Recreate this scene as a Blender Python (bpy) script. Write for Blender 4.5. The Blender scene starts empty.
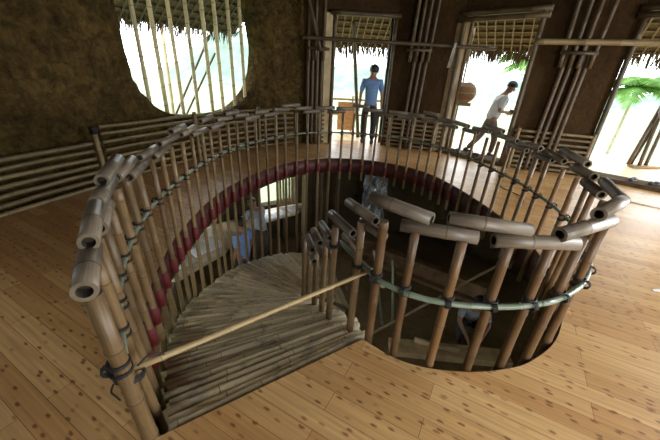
import bpy, bmesh, math, random
from math import sin, cos, pi, radians as R, sqrt, atan2
from mathutils import Vector as V, Matrix, noise
rnd = random.Random(7)
SC = bpy.context.scene
COL = SC.collection

# ---------------------------------------------------------------- camera, world, light, exposure
FPX, CX, CY = 312.0, 330.0, 220.0
PITCH, ROLL, EYE = R(25.9), R(3.1), V((0, 0, 1.6))
FW = V((0, cos(PITCH), -sin(PITCH)))
_u0, _r0 = V((0, sin(PITCH), cos(PITCH))), V((1, 0, 0))
RT = _r0 * cos(ROLL) + _u0 * sin(ROLL)
UP = _u0 * cos(ROLL) - _r0 * sin(ROLL)
cam = bpy.data.cameras.new('camera')
cam.sensor_width = 36.0
cam.lens = FPX * 36.0 / 660.0
cam.clip_start, cam.clip_end = 0.02, 500
co = bpy.data.objects.new('camera', cam)
m = Matrix((RT, UP, -FW)).transposed().to_4x4()
m.translation = EYE
co.matrix_world = m
COL.objects.link(co)
SC.camera = co

SC.view_settings.view_transform = 'Standard'
SC.view_settings.look = 'None'
SC.view_settings.gamma = 1.0
SC.view_settings.use_curve_mapping = False
SC.view_settings.exposure = 0.0

SKY = 6.5
w = bpy.data.worlds.new('overcast_sky')
SC.world = w
w.use_nodes = True
wn = w.node_tree.nodes
wn['Background'].inputs['Color'].default_value = (0.93, 0.98, 1.0, 1)
wn['Background'].inputs['Strength'].default_value = SKY


def area(name, loc, look, sx, sy, power, col=(0.93, 0.97, 1.0), portal=False):
    l = bpy.data.lights.new(name, 'AREA')
    l.shape = 'RECTANGLE'
    l.size, l.size_y = sx, sy
    l.energy = power
    l.color = col
    o = bpy.data.objects.new(name, l)
    o.location = loc
    d = V(look) - V(loc)
    o.rotation_euler = d.to_track_quat('-Z', 'Y').to_euler()
    COL.objects.link(o)
    if portal:
        l.cycles.is_portal = True
    return o


# added lamps imitating daylight at invented openings right of and behind the viewer
area('added_side_lamp', (6.55, 2.6, 1.35), (0, 2.2, 0.2), 1.5, 2.3, 230)
area('added_side_lamp', (6.35, -0.6, 1.35), (0, 1.8, 0.2), 1.5, 2.3, 40)
area('added_rear_lamp', (2.35, -1.7, 1.5), (2.1, 2.0, 0.0), 1.4, 2.2, 112)


# ---------------------------------------------------------------- helpers
def at(px, py, z):                       # point of the place at height z seen at a pixel of the 660x440 frame
    d = FW * FPX + RT * (px - CX) - UP * (py - CY)
    return EYE + d * ((z - EYE.z) / d.z)


def catmull(P, n=8, closed=False):
    P = [V(p) for p in P]
    N = len(P)
    out = []
    segs = N if closed else N - 1
    for i in range(segs):
        if closed:
            a, b, c, d = P[i - 1], P[i], P[(i + 1) % N], P[(i + 2) % N]
        else:
            a, b, c, d = P[max(i - 1, 0)], P[i], P[i + 1], P[min(i + 2, N - 1)]
        for k in range(n):
            t = k / n
            out.append(0.5 * ((2 * b) + (c - a) * t + (2 * a - 5 * b + 4 * c - d) * t * t + (3 * b - a - 3 * c + d) * t ** 3))
    if not closed:
        out.append(P[-1])
    return out


class Path:
    def __init__(s, pts):
        s.p = [V(p) for p in pts]
        s.c = [0.0]
        for a, b in zip(s.p, s.p[1:]):
            s.c.append(s.c[-1] + (b - a).length)
        s.L = s.c[-1]

    def at(s, d):
        d = min(max(d, 0), s.L)
        lo, hi = 0, len(s.c) - 1
        while hi - lo > 1:
            m = (lo + hi) // 2
            if s.c[m] <= d:
                lo = m
            else:
                hi = m
        t = (d - s.c[lo]) / max(s.c[hi] - s.c[lo], 1e-9)
        return s.p[lo].lerp(s.p[hi], t)

    def tan(s, d):
        return (s.at(d + .05) - s.at(d - .05)).normalized()

    def near(s, q):
        q = V(q)
        best = (1e9, 0)
        for i in range(len(s.p) - 1):
            a, b = s.p[i], s.p[i + 1]
            ab = b - a
            t = min(max((q - a).dot(ab) / max(ab.dot(ab), 1e-9), 0), 1)
            e = (a + ab * t - q).length
            if e < best[0]:
                best = (e, s.c[i] + ab.length * t)
        return best[1]


ORG = {}


class MB:
    def __init__(s):
        s.v, s.f, s.m, s.uv, s.sm = [], [], [], [], []

    def face(s, idx, mat=0, uv=None, smooth=True):
        s.f.append(tuple(idx)); s.m.append(mat); s.sm.append(smooth)
        s.uv.append(uv or [(s.v[i][0] + s.v[i][2], s.v[i][1] + s.v[i][2]) for i in idx])

    def box(s, c, size, rz=0, mat=0, rot=None):
        c = V(c); hx, hy, hz = size[0] / 2, size[1] / 2, size[2] / 2
        M = rot or Matrix.Rotation(rz, 3, 'Z')
        b = len(s.v)
        for x, y, z in ((-1, -1, -1), (1, -1, -1), (1, 1, -1), (-1, 1, -1), (-1, -1, 1), (1, -1, 1), (1, 1, 1), (-1, 1, 1)):
            s.v.append(tuple(c + M @ V((x * hx, y * hy, z * hz))))
        for q in ((0, 3, 2, 1), (4, 5, 6, 7), (0, 1, 5, 4), (1, 2, 6, 5), (2, 3, 7, 6), (3, 0, 4, 7)):
            s.face([b + i for i in q], mat, None, False)

    def prism(s, poly, z0, z1, mat=0):   # vertical prism over a plan polygon (counter-clockwise)
        b = len(s.v); n = len(poly)
        for z in (z0, z1):
            for p in poly:
                s.v.append((p[0], p[1], z))
        s.face([b + i for i in reversed(range(n))], mat, None, False)
        s.face([b + n + i for i in range(n)], mat, None, False)
        for i in range(n):
            j = (i + 1) % n
            s.face((b + i, b + j, b + n + j, b + n + i), mat, None, False)

    def beam(s, p0, p1, wd, ht, mat=0):  # box from p0 to p1
        p0, p1 = V(p0), V(p1)
        x = (p1 - p0); L = x.length; x.normalize()
        y = V((0, 0, 1)).cross(x)
        y = y.normalized() if y.length > 1e-3 else V((0, 1, 0))
        z = x.cross(y)
        s.box((p0 + p1) / 2, (L, wd, ht), rot=Matrix((x, y, z)).transposed(), mat=mat)

    def sweep(s, pts, rad, n=10, mats=None, cap0=None, cap1=None, squash=1.0):
        pts = [V(p) for p in pts]
        rings = []
        t0 = (pts[1] - pts[0]).normalized()
        ref = V((0, 0, 1)) if abs(t0.z) < .9 else V((0, 1, 0))
        u = (ref - t0 * ref.dot(t0)).normalized()
        d = 0
        ds = []
        for i, p in enumerate(pts):
            t = (pts[min(i + 1, len(pts) - 1)] - pts[max(i - 1, 0)])
            t = t.normalized() if t.length > 1e-9 else t0
            u = u - t * u.dot(t)
            u.normalize()
            v = t.cross(u)
            if i:
                d += (p - pts[i - 1]).length
            ds.append(d)
            b = len(s.v)
            for k in range(n):
                a = 2 * pi * k / n
                s.v.append(tuple(p + (u * cos(a) * squash + v * sin(a)) * rad[i]))
            rings.append(b)
        for i in range(len(rings) - 1):
            a, b = rings[i], rings[i + 1]
            for k in range(n):
                k2 = (k + 1) % n
                s.face((a + k, a + k2, b + k2, b + k), mats[i] if mats else 0,
                       [(k / n, ds[i]), ((k + 1) / n, ds[i]), ((k + 1) / n, ds[i + 1]), (k / n, ds[i + 1])])
        if cap0 is not None:
            s.face([rings[0] + k for k in reversed(range(n))], cap0, [(0, 0)] * n, False)
        if cap1 is not None:
            s.face([rings[-1] + k for k in range(n)], cap1, [(0, 0)] * n, False)
        return rings

    def bamboo(s, pts, r0, r1=None, node=.26, n=10, hollow=False, jit=0, bump=1.0, rnd=rnd):
        """bamboo cane along pts: swollen nodes with a dark ring, cut ends; material slots 0 skin, 1 node ring, 2 cut end"""
        P = Path(pts)
        r1 = r0 if r1 is None else r1
        L = P.L
        stops = [(0.0, 0, 1.0)]
        x = node * rnd.uniform(.2, .9)
        while x < L - .03:
            w = min(.012, r0 * .35)
            stops += [(x - w * 1.6, 0, 1.0), (x - w * .45, 1, 1 + .09 * bump), (x + w * .25, 0, 1 + .11 * bump), (x + w * 1.5, 0, 1.0)]
            x += node * rnd.uniform(.85, 1.15)
        if len(pts) > 2:
            k = L / max(int(L / .08), 1)
            d = k
            while d < L - .02:
                if all(abs(d - q[0]) > .025 for q in stops):
                    stops.append((d, 0, 1.0))
                d += k
        stops.append((L, 0, 1.0))
        stops = sorted(q for q in stops if 0 <= q[0] <= L)
        ps, rs, ms = [], [], []
        for d, mm, f in stops:
            q = P.at(d)
            if jit and 0 < d < L:
                q = q + V((rnd.uniform(-jit, jit), rnd.uniform(-jit, jit), rnd.uniform(-jit, jit)))
            ps.append(q); rs.append((r0 + (r1 - r0) * d / L) * f); ms.append(mm)
        if not hollow:
            s.sweep(ps, rs, n, ms, 2, 2)
        else:
            rg = s.sweep(ps, rs, n, ms)
            for ring, p, t in ((rg[0], ps[0], (ps[1] - ps[0]).normalized()), (rg[-1], ps[-1], (ps[-2] - ps[-1]).normalized())):
                b = len(s.v)
                dep = t * (r0 * 1.1)
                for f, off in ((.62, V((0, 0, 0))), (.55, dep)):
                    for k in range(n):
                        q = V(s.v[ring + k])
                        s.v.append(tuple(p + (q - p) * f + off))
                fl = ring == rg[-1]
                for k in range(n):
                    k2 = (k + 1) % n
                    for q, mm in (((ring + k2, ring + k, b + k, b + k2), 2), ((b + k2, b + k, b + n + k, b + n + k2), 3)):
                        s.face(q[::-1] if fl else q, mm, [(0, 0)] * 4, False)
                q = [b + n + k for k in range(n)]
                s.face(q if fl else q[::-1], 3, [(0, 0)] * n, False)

    def ball(s, c, r, seg=10, rings=7, mat=0, rot=None):
        c = V(c)
        r = V(r) if hasattr(r, '__len__') else V((r, r, r))
        b = len(s.v)
        M = rot or Matrix.Identity(3)
        for i in range(rings + 1):
            th = pi * i / rings
            for k in range(seg):
                a = 2 * pi * k / seg
                s.v.append(tuple(c + M @ V((r.x * sin(th) * cos(a), r.y * sin(th) * sin(a), r.z * cos(th)))))
        for i in range(rings):
            for k in range(seg):
                k2 = (k + 1) % seg
                s.face((b + i * seg + k, b + (i + 1) * seg + k, b + (i + 1) * seg + k2, b + i * seg + k2), mat)

    def ring(s, c, axis, R0, r, n=14, k=6, mat=0, turns=1):   # torus / coil of cord about an axis
        axis = V(axis).normalized()
        ref = V((0, 0, 1)) if abs(axis.z) < .9 else V((1, 0, 0))
        u = axis.cross(ref).normalized(); v = axis.cross(u)
        for q in range(turns):
            cc = V(c) + axis * ((q - (turns - 1) / 2) * r * 2.1)
            pts = [cc + (u * cos(2 * pi * i / n) + v * sin(2 * pi * i / n)) * R0 for i in range(n + 1)]
            s.sweep(pts, [r] * (n + 1), k, [mat] * (n + 1))

    def build(s, name, mats, parent=None, loc=None):
        me = bpy.data.meshes.new(name)
        org = ORG[parent] if parent is not None else V(loc if loc is not None else (0, 0, 0))
        me.from_pydata([tuple(V(q) - org) for q in s.v], [], s.f)
        if not isinstance(mats, (list, tuple)):
            mats = [mats]
        for mt in mats:
            me.materials.append(mt)
        top = len(mats) - 1
        me.polygons.foreach_set('material_index', [min(q, top) for q in s.m])
        me.polygons.foreach_set('use_smooth', s.sm)
        ul = me.uv_layers.new(name='UVMap')
        flat = [c for f in s.uv for uvp in f for c in uvp]
        ul.data.foreach_set('uv', flat)
        me.update()
        o = bpy.data.objects.new(name, me)
        COL.objects.link(o)
        if parent is not None:
            o.parent = parent
            ORG[o] = org
        else:
            o.location = org
            ORG[o] = org
        return o


def tag(o, label=None, cat=None, group=None, kind=None):
    if label: o['label'] = label
    if cat: o['category'] = cat
    if group: o['group'] = group
    if kind: o['kind'] = kind
    return o


def thing(name, label, cat, loc, group=None):
    o = bpy.data.objects.new(name, None)
    o.empty_display_size = .1
    o.location = loc
    COL.objects.link(o)
    ORG[o] = V(loc)
    return tag(o, label, cat, group)


def struct(mb, name, mats, loc=None, parent=None):
    o = mb.build(name, mats, parent, loc)
    if parent is None:
        o['kind'] = 'structure'
    return o


# ---------------------------------------------------------------- materials
def newmat(name):
    mt = bpy.data.materials.new(name)
    mt.use_nodes = True
    nt = mt.node_tree
    return mt, nt, nt.nodes, nt.links, nt.nodes['Principled BSDF']


def node(nt, typ, **kw):
    n = nt.nodes.new(typ)
    for k, v in kw.items():
        if k in n.inputs:
            n.inputs[k].default_value = v
        else:
            setattr(n, k, v)
    return n


def ramp(nt, fac, stops):
    n = nt.nodes.new('ShaderNodeValToRGB')
    el = n.color_ramp.elements
    while len(el) < len(stops):
        el.new(.5)
    for e, (p, c) in zip(el, stops):
        e.position = p
        e.color = (c[0], c[1], c[2], 1) if hasattr(c, '__len__') else (c, c, c, 1)
    nt.links.new(fac, n.inputs[0])
    return n.outputs[0]


def mix(nt, fac, a, b, mode='MIX'):
    n = nt.nodes.new('ShaderNodeMix')
    n.data_type = 'RGBA'; n.blend_type = mode
    for sock, val in ((n.inputs[0], fac), (n.inputs[6], a), (n.inputs[7], b)):
        if hasattr(val, 'links'):
            nt.links.new(val, sock)
        elif hasattr(val, '__len__'):
            sock.default_value = (val[0], val[1], val[2], 1)
        else:
            sock.default_value = val
    return n.outputs[2]


def mapping(nt, src, scale=(1, 1, 1), rot=(0, 0, 0)):
    tc = nt.nodes.new('ShaderNodeTexCoord')
    mp = nt.nodes.new('ShaderNodeMapping')
    mp.inputs['Scale'].default_value = scale
    mp.inputs['Rotation'].default_value = rot
    nt.links.new(tc.outputs[src], mp.inputs['Vector'])
    return mp.outputs[0]


def bump(nt, b, height, strength=.4, dist=.01):
    n = nt.nodes.new('ShaderNodeBump')
    n.inputs['Strength'].default_value = strength
    n.inputs['Distance'].default_value = dist
    nt.links.new(height, n.inputs['Height'])
    nt.links.new(n.outputs[0], b.inputs['Normal'])


def plain(name, col, rough=.6, metal=0, spec=.5, nscale=18, amp=.25, trans=0):
    mt, nt, N, L, b = newmat(name)
    nz = node(nt, 'ShaderNodeTexNoise', Scale=nscale, Detail=4.0)
    L.new(mapping(nt, 'Object'), nz.inputs['Vector'])
    c = ramp(nt, nz.outputs[0], [(.3, [x * (1 - amp) for x in col]), (.7, [min(1, x * (1 + amp)) for x in col])])
    L.new(c, b.inputs['Base Color'])
    b.inputs['Roughness'].default_value = rough
    b.inputs['Metallic'].default_value = metal
    b.inputs['Specular IOR Level'].default_value = spec
    if trans:
        b.inputs['Transmission Weight'].default_value = trans
    return mt


def bamboo_mat(name, col, alt, stain, stain_amt=.5, rough=.42, spec=.5, var=.25):
    """weathered cane: fine streaks along the fibre, blotches, a tint of its own for each cane"""
    mt, nt, N, L, b = newmat(name)
    uv = mapping(nt, 'UV', (14, 1.2, 1))
    st = node(nt, 'ShaderNodeTexNoise', Scale=3.0, Detail=5.0)
    L.new(uv, st.inputs['Vector'])
    c = ramp(nt, st.outputs[0], [(.32, alt), (.66, col)])
    bl = node(nt, 'ShaderNodeTexNoise', Scale=6.5, Detail=5.0, Roughness=.62)
    L.new(mapping(nt, 'Object'), bl.inputs['Vector'])
    bf = ramp(nt, bl.outputs[0], [(.52, 0), (.68, stain_amt)])
    c = mix(nt, bf, c, stain)
    oi = node(nt, 'ShaderNodeObjectInfo')
    vr = ramp(nt, oi.outputs['Random'], [(0, 1 - var), (1, 1 + var)])
    c = mix(nt, 1.0, c, vr, 'MULTIPLY')
    L.new(c, b.inputs['Base Color'])
    b.inputs['Roughness'].default_value = rough
    b.inputs['Specular IOR Level'].default_value = spec
    bump(nt, b, st.outputs[0], .15, .004)
    return mt


CUT = plain('cut_bamboo_end', (.15, .115, .072), .75)
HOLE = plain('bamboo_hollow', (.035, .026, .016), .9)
NODE = plain('bamboo_node', (.10, .065, .03), .6)
NODEL = plain('pale_bamboo_node', (.26, .19, .10), .6)
NODED = plain('dark_bamboo_node', (.05, .035, .018), .6)


def bset(name, *a, nodem=None, **k):
    return [bamboo_mat(name, *a, **k), nodem or NODE, CUT, HOLE]


B_RAIL = bset('weathered_grey_bamboo', (.21, .165, .118), (.115, .085, .056), (.085, .068, .055), .55, rough=.42, spec=.5)
B_POST = bset('tan_bamboo', (.215, .135, .06), (.135, .08, .034), (.08, .05, .025), .5, rough=.42)
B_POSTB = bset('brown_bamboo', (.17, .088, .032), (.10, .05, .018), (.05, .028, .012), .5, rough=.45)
B_TREAD = bset('stair_bamboo', (.72, .60, .38), (.54, .43, .25), (.20, .165, .15), .75, rough=.5, nodem=NODEL)
B_GREEN = bset('green_bamboo', (.18, .22, .155), (.13, .165, .11), (.29, .28, .22), .5, rough=.32, spec=.6)
B_SLAT = bset('wall_bamboo', (.23, .165, .075), (.14, .095, .04), (.075, .05, .025), .5, rough=.5)
B_DARK = bset('smoked_bamboo', (.10, .062, .026), (.06, .035, .014), (.035, .028, .014), .5, rough=.5, nodem=NODED)
B_PALE = bset('pale_bamboo', (.42, .31, .15), (.30, .20, .085), (.18, .11, .045), .4, rough=.45, nodem=NODEL)
B_WIN = bset('window_bamboo', (.58, .48, .26), (.42, .33, .15), (.15, .11, .05), .4, rough=.45)
CORD = plain('black_cord', (.012, .011, .011), .6)
RED = plain('red_cloth_wrap', (.12, .010, .008), .65, nscale=60)
FASCIA = plain('dark_red_edge_band', (.055, .009, .007), .6, nscale=9, amp=.4)
WHITE = plain('white_paper', (.75, .75, .72), .7, amp=.08)
WOODP = plain('pale_plank', (.52, .39, .20), .55, nscale=7)
WOODB = plain('brown_plank', (.20, .12, .055), .6, nscale=6, amp=.4)
THATCH = None


def mud(name, dark, light, crack=.6, scale=1.0, strength=.8):
    mt, nt, N, L, b = newmat(name)
    oc = mapping(nt, 'Object', (scale,) * 3)
    n1 = node(nt, 'ShaderNodeTexNoise', Scale=1.3, Detail=8.0, Roughness=.65)
    n2 = node(nt, 'ShaderNodeTexNoise', Scale=22.0, Detail=6.0, Roughness=.7)
    vo = node(nt, 'ShaderNodeTexVoronoi', Scale=13.0)
    vo.feature = 'F1'
    n3 = node(nt, 'ShaderNodeTexNoise', Scale=5.0, Detail=4.0)
    for q in (n1, n2, n3):
        L.new(oc, q.inputs['Vector'])
    wv = nt.nodes.new('ShaderNodeVectorMath'); wv.operation = 'ADD'
    sc2 = nt.nodes.new('ShaderNodeVectorMath'); sc2.operation = 'SCALE'
    sc2.inputs['Scale'].default_value = .22
    L.new(n3.outputs[1], sc2.inputs[0]); L.new(oc, wv.inputs[0]); L.new(sc2.outputs[0], wv.inputs[1])
    L.new(wv.outputs[0], vo.inputs['Vector'])
    c = ramp(nt, n1.outputs[0], [(.3, dark), (.72, light)])
    fl = ramp(nt, n2.outputs[0], [(.62, 0), (.74, .5)])
    c = mix(nt, fl, c, [min(1, x * 1.9) for x in light])
    n4 = node(nt, 'ShaderNodeTexNoise', Scale=8.0, Detail=7.0, Roughness=.75)
    L.new(wv.outputs[0], n4.inputs['Vector'])
    c = mix(nt, crack, c, ramp(nt, n4.outputs[0], [(.36, (.30, .28, .26)), (.5, (.85, .85, .85)), (.66, (1.35, 1.33, 1.28))]), 'MULTIPLY')
    ck = ramp(nt, vo.outputs['Distance'], [(.0, 1.0), (.75, .35)])
    c = mix(nt, crack * .5, c, ck, 'MULTIPLY')
    L.new(c, b.inputs['Base Color'])
    b.inputs['Roughness'].default_value = .95
    b.inputs['Specular IOR Level'].default_value = .15
    ad = nt.nodes.new('ShaderNodeMath'); ad.operation = 'ADD'
    mu = nt.nodes.new('ShaderNodeMath'); mu.operation = 'MULTIPLY'; mu.inputs[1].default_value = -.8
    L.new(vo.outputs['Distance'], mu.inputs[0])
    L.new(mu.outputs[0], ad.inputs[0]); L.new(n2.outputs[0], ad.inputs[1])
    bump(nt, b, ad.outputs[0], strength, .05)
    return mt


MUD = mud('cracked_mud', (.055, .034, .009), (.20, .125, .038), .9, 1.0, 1.0)
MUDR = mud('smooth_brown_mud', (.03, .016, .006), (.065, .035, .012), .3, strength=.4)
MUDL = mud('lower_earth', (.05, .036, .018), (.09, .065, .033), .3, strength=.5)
DIRT = mud('dirt_floor', (.17, .12, .06), (.26, .19, .10), .2, .7, .4)


def floor_mat():
    mt, nt, N, L, b = newmat('knotted_bamboo_boards')
    oc = mapping(nt, 'Object', (1, 1, 1), (0, 0, R(28)))
    br = node(nt, 'ShaderNodeTexBrick')
    br.offset = .37
    for k, v in (('Scale', 1.0), ('Brick Width', 1.25), ('Row Height', .115), ('Mortar Size', .0016), ('Mortar Smooth', .3), ('Bias', -.15)):
        br.inputs[k].default_value = v
    br.inputs['Color1'].default_value = (.66, .41, .175, 1)
    br.inputs['Color2'].default_value = (.47, .245, .085, 1)
    br.inputs['Mortar'].default_value = (.20, .10, .035, 1)
    L.new(oc, br.inputs['Vector'])

    def sc(v):
        mp = nt.nodes.new('ShaderNodeMapping'); mp.inputs['Scale'].default_value = v
        L.new(oc, mp.inputs['Vector'])
        return mp.outputs[0]
    g = node(nt, 'ShaderNodeTexNoise', Scale=1.0, Detail=5.0)
    L.new(sc((1.6, 55, 1)), g.inputs['Vector'])
    c = mix(nt, .55, br.outputs[0], ramp(nt, g.outputs[0], [(.3, (.55, .5, .45)), (.7, (1.12, 1.1, 1.08))]), 'MULTIPLY')
    # rows of small dark joints in the laminated strips
    vo = node(nt, 'ShaderNodeTexVoronoi', Scale=1.0)
    vo.voronoi_dimensions = '2D'
    L.new(sc((10, 25, 1)), vo.inputs['Vector'])
    wn_ = node(nt, 'ShaderNodeTexNoise', Scale=1.0, Detail=2.0)
    L.new(sc((60, 90, 1)), wn_.inputs['Vector'])
    ds = nt.nodes.new('ShaderNodeMath'); ds.operation = 'MULTIPLY_ADD'
    L.new(wn_.outputs[0], ds.inputs[0]); ds.inputs[1].default_value = .22
    L.new(vo.outputs['Distance'], ds.inputs[2])
    k1 = ramp(nt, ds.outputs[0], [(.22, 1), (.36, 0)])
    sep = nt.nodes.new('ShaderNodeSeparateColor')
    L.new(vo.outputs['Color'], sep.inputs[0])
    k2 = ramp(nt, sep.outputs[0], [(.45, 0), (.75, .8)])
    kk = mix(nt, 1.0, k1, k2, 'MULTIPLY')
    c = mix(nt, kk, c, (.17, .065, .022))
    big = node(nt, 'ShaderNodeTexNoise', Scale=.9, Detail=3.0)
    L.new(oc, big.inputs['Vector'])
    c = mix(nt, .6, c, ramp(nt, big.outputs[0], [(.3, (.78, .74, .7)), (.7, (1.1, 1.1, 1.1))]), 'MULTIPLY')
    L.new(c, b.inputs['Base Color'])
    rr = ramp(nt, big.outputs[0], [(.3, .30), (.7, .42)])
    L.new(rr, b.inputs['Roughness'])
    b.inputs['Specular IOR Level'].default_value = .36
    bump(nt, b, br.outputs['Fac'], .12, -.002)
    return mt


FLOOR = floor_mat()


def thatch_mat():
    mt, nt, N, L, b = newmat('dry_thatch')
    n = node(nt, 'ShaderNodeTexNoise', Scale=1.0, Detail=6.0, Roughness=.7)
    L.new(mapping(nt, 'Object', (30, 30, 5)), n.inputs['Vector'])
    L.new(ramp(nt, n.outputs[0], [(.3, (.05, .033, .013)), (.7, (.17, .12, .05))]), b.inputs['Base Color'])
    b.inputs['Roughness'].default_value = .9
    bump(nt, b, n.outputs[0], .6, .02)
    return mt


THATCH = thatch_mat()
CEILM = plain('dark_thatch_lining', (.07, .045, .02), .95, nscale=8, amp=.5)

# ---------------------------------------------------------------- plan of the place
HOLE_E = catmull([(-.78, .84, 0), (-.98, 1.12, 0), (-1.16, 1.42, 0), (-1.31, 1.75, 0), (-1.45, 2.2, 0), (-1.54, 2.7, 0), (-1.57, 3.2, 0),
                  (-1.56, 3.7, 0), (-1.49, 4.2, 0), (-1.34, 4.7, 0), (-1.12, 5.2, 0), (-.82, 5.65, 0), (-.4, 5.98, 0), (.12, 6.14, 0),
                  (.7, 6.1, 0), (1.22, 5.9, 0), (1.65, 5.5, 0), (1.93, 4.9, 0), (2.1, 4.2, 0), (2.19, 3.6, 0), (2.19, 3.1, 0),
                  (2.14, 2.7, 0), (2.03, 2.3, 0), (1.86, 1.94, 0), (1.6, 1.61, 0), (1.31, 1.41, 0), (1.1, 1.34, 0), (.89, 1.31, 0),
                  (.65, 1.32, 0), (.45, 1.38, 0), (.26, 1.52, 0)], 5)
HC = V((.35, 3.6, 0))


def inset(pts, d):
    out = []
    for i, p in enumerate(pts):
        t = (pts[min(i + 1, len(pts) - 1)] - pts[max(i - 1, 0)]).normalized()
        n = V((t.y, -t.x, 0))       # towards the inside of the opening (path runs clockwise)
        out.append(p + n * d)
    return out


EDGE = Path(HOLE_E)
RAIL = Path(inset(HOLE_E, .045))
OUTR = Path(inset(HOLE_E, .005))
ROOM = [(-.68, 7.34), (-.2, 7.5), (1.18, 7.6), (2.38, 7.2), (3.42, 6.2), (4.64, 5.82), (5.95, 4.7), (6.35, 3.4), (6.6, 1.8), (6.6, .6), (6.25, -1.2),
        (5.2, -1.9), (3.1, -1.7), (1.45, -1.7), (-1.2, -1.9), (-3.0, -1.6), (-3.9, -.4), (-4.0, 1.2), (-3.72, 2.8), (-3.35, 3.9), (-2.5, 5.6), (-1.4, 6.95)]
ROOM = [V((x, y, 0)) for x, y in ROOM]
LOWZ = -2.4


def out_of(p, d):
    q = V((p[0], p[1], 0)); c = V((.6, 2.4, 0))
    return q + (q - c).normalized() * d


def snap(px, py, z):                     # arc length on the rail line that shows closest to a measured pixel
    best = None
    for i in range(int(RAIL.L / .01)):
        p = RAIL.at(i * .01)
        v = V((p.x, p.y, z)) - EYE
        k = FPX / v.dot(FW)
        e = (CX + k * v.dot(RT) - px) ** 2 + (CY - k * v.dot(UP) - py) ** 2
        if best is None or e < best[0]:
            best = (e, i * .01)
    return best[1]


# ---------------------------------------------------------------- floor slab with the stair opening
def ray_poly(c, ang, poly):
    d = V((cos(ang), sin(ang), 0))
    best = None
    for i in range(len(poly)):
        a, b = poly[i], poly[(i + 1) % len(poly)]
        e = b - a
        den = d.x * e.y - d.y * e.x
        if abs(den) < 1e-9:
            continue
        t = ((a.x - c.x) * e.y - (a.y - c.y) * e.x) / den
        u = ((a.x - c.x) * d.y - (a.y - c.y) * d.x) / den
        if t > 0 and -1e-6 <= u <= 1 + 1e-6 and (best is None or t > best):
            best = t
    return c + d * best


hole = list(HOLE_E)
n_fill = 14
for k in range(1, n_fill):               # straight edge along the top stair pole
    hole.append(HOLE_E[-1].lerp(HOLE_E[0], k / n_fill))
SLAB = [out_of(p, .3) for p in ROOM]
mb = MB()
n = len(hole)
for z in (0.0, -.26):
    for p in hole:
        mb.v.append((p.x, p.y, z))
    for p in hole:
        a = atan2(p.y - HC.y, p.x - HC.x)
        q = ray_poly(HC, a, SLAB)
        mb.v.append((q.x, q.y, z))
for i in range(n):
    j = (i + 1) % n
    mb.face((j, i, n + i, n + j), 0, None, False)                                  # top
    mb.face((2 * n + i, 2 * n + j, 3 * n + j, 3 * n + i), 1, None, False)          # underside
    mb.face((i, j, 2 * n + j, 2 * n + i), 1, None, False)                          # lip
    mb.face((n + j, n + i, 3 * n + i, 3 * n + j), 1, None, False)
struct(mb, 'floor', [FLOOR, WOODB])
mb = MB()                                # dark red band round the opening under the floor edge
ib = inset(HOLE_E, .012)
for p in ib:
    mb.v.append((p.x, p.y, -.012)); mb.v.append((p.x, p.y, -.30))
k0 = len(mb.v)
for p in HOLE_E:
    mb.v.append((p.x, p.y, -.012)); mb.v.append((p.x, p.y, -.30))
for i in range(len(ib) - 1):
    a = 2 * i
    mb.face((a, a + 1, a + 3, a + 2))
    mb.face((k0 + a, k0 + a + 2, k0 + a + 3, k0 + a + 1))
    mb.face((a + 1, k0 + a + 1, k0 + a + 3, a + 3))
    mb.face((a, a + 2, k0 + a + 2, k0 + a))
struct(mb, 'trim_1', FASCIA)

# ---------------------------------------------------------------- ceiling and walls
CZ = 3.5
mb = MB()
mb.prism([tuple(p) for p in reversed(SLAB)], CZ, CZ + .15)
struct(mb, 'ceiling', CEILM)

LW = Path(catmull([(-.68, 7.37, 0), (-1.15, 7.17, 0), (-1.8, 6.5, 0), (-2.38, 5.72, 0), (-2.78, 4.95, 0), (-3.05, 4.35, 0), (-3.3, 3.78, 0), (-3.62, 2.9, 0), (-3.88, 1.8, 0), (-4.02, .55, 0)], 8))


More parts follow.
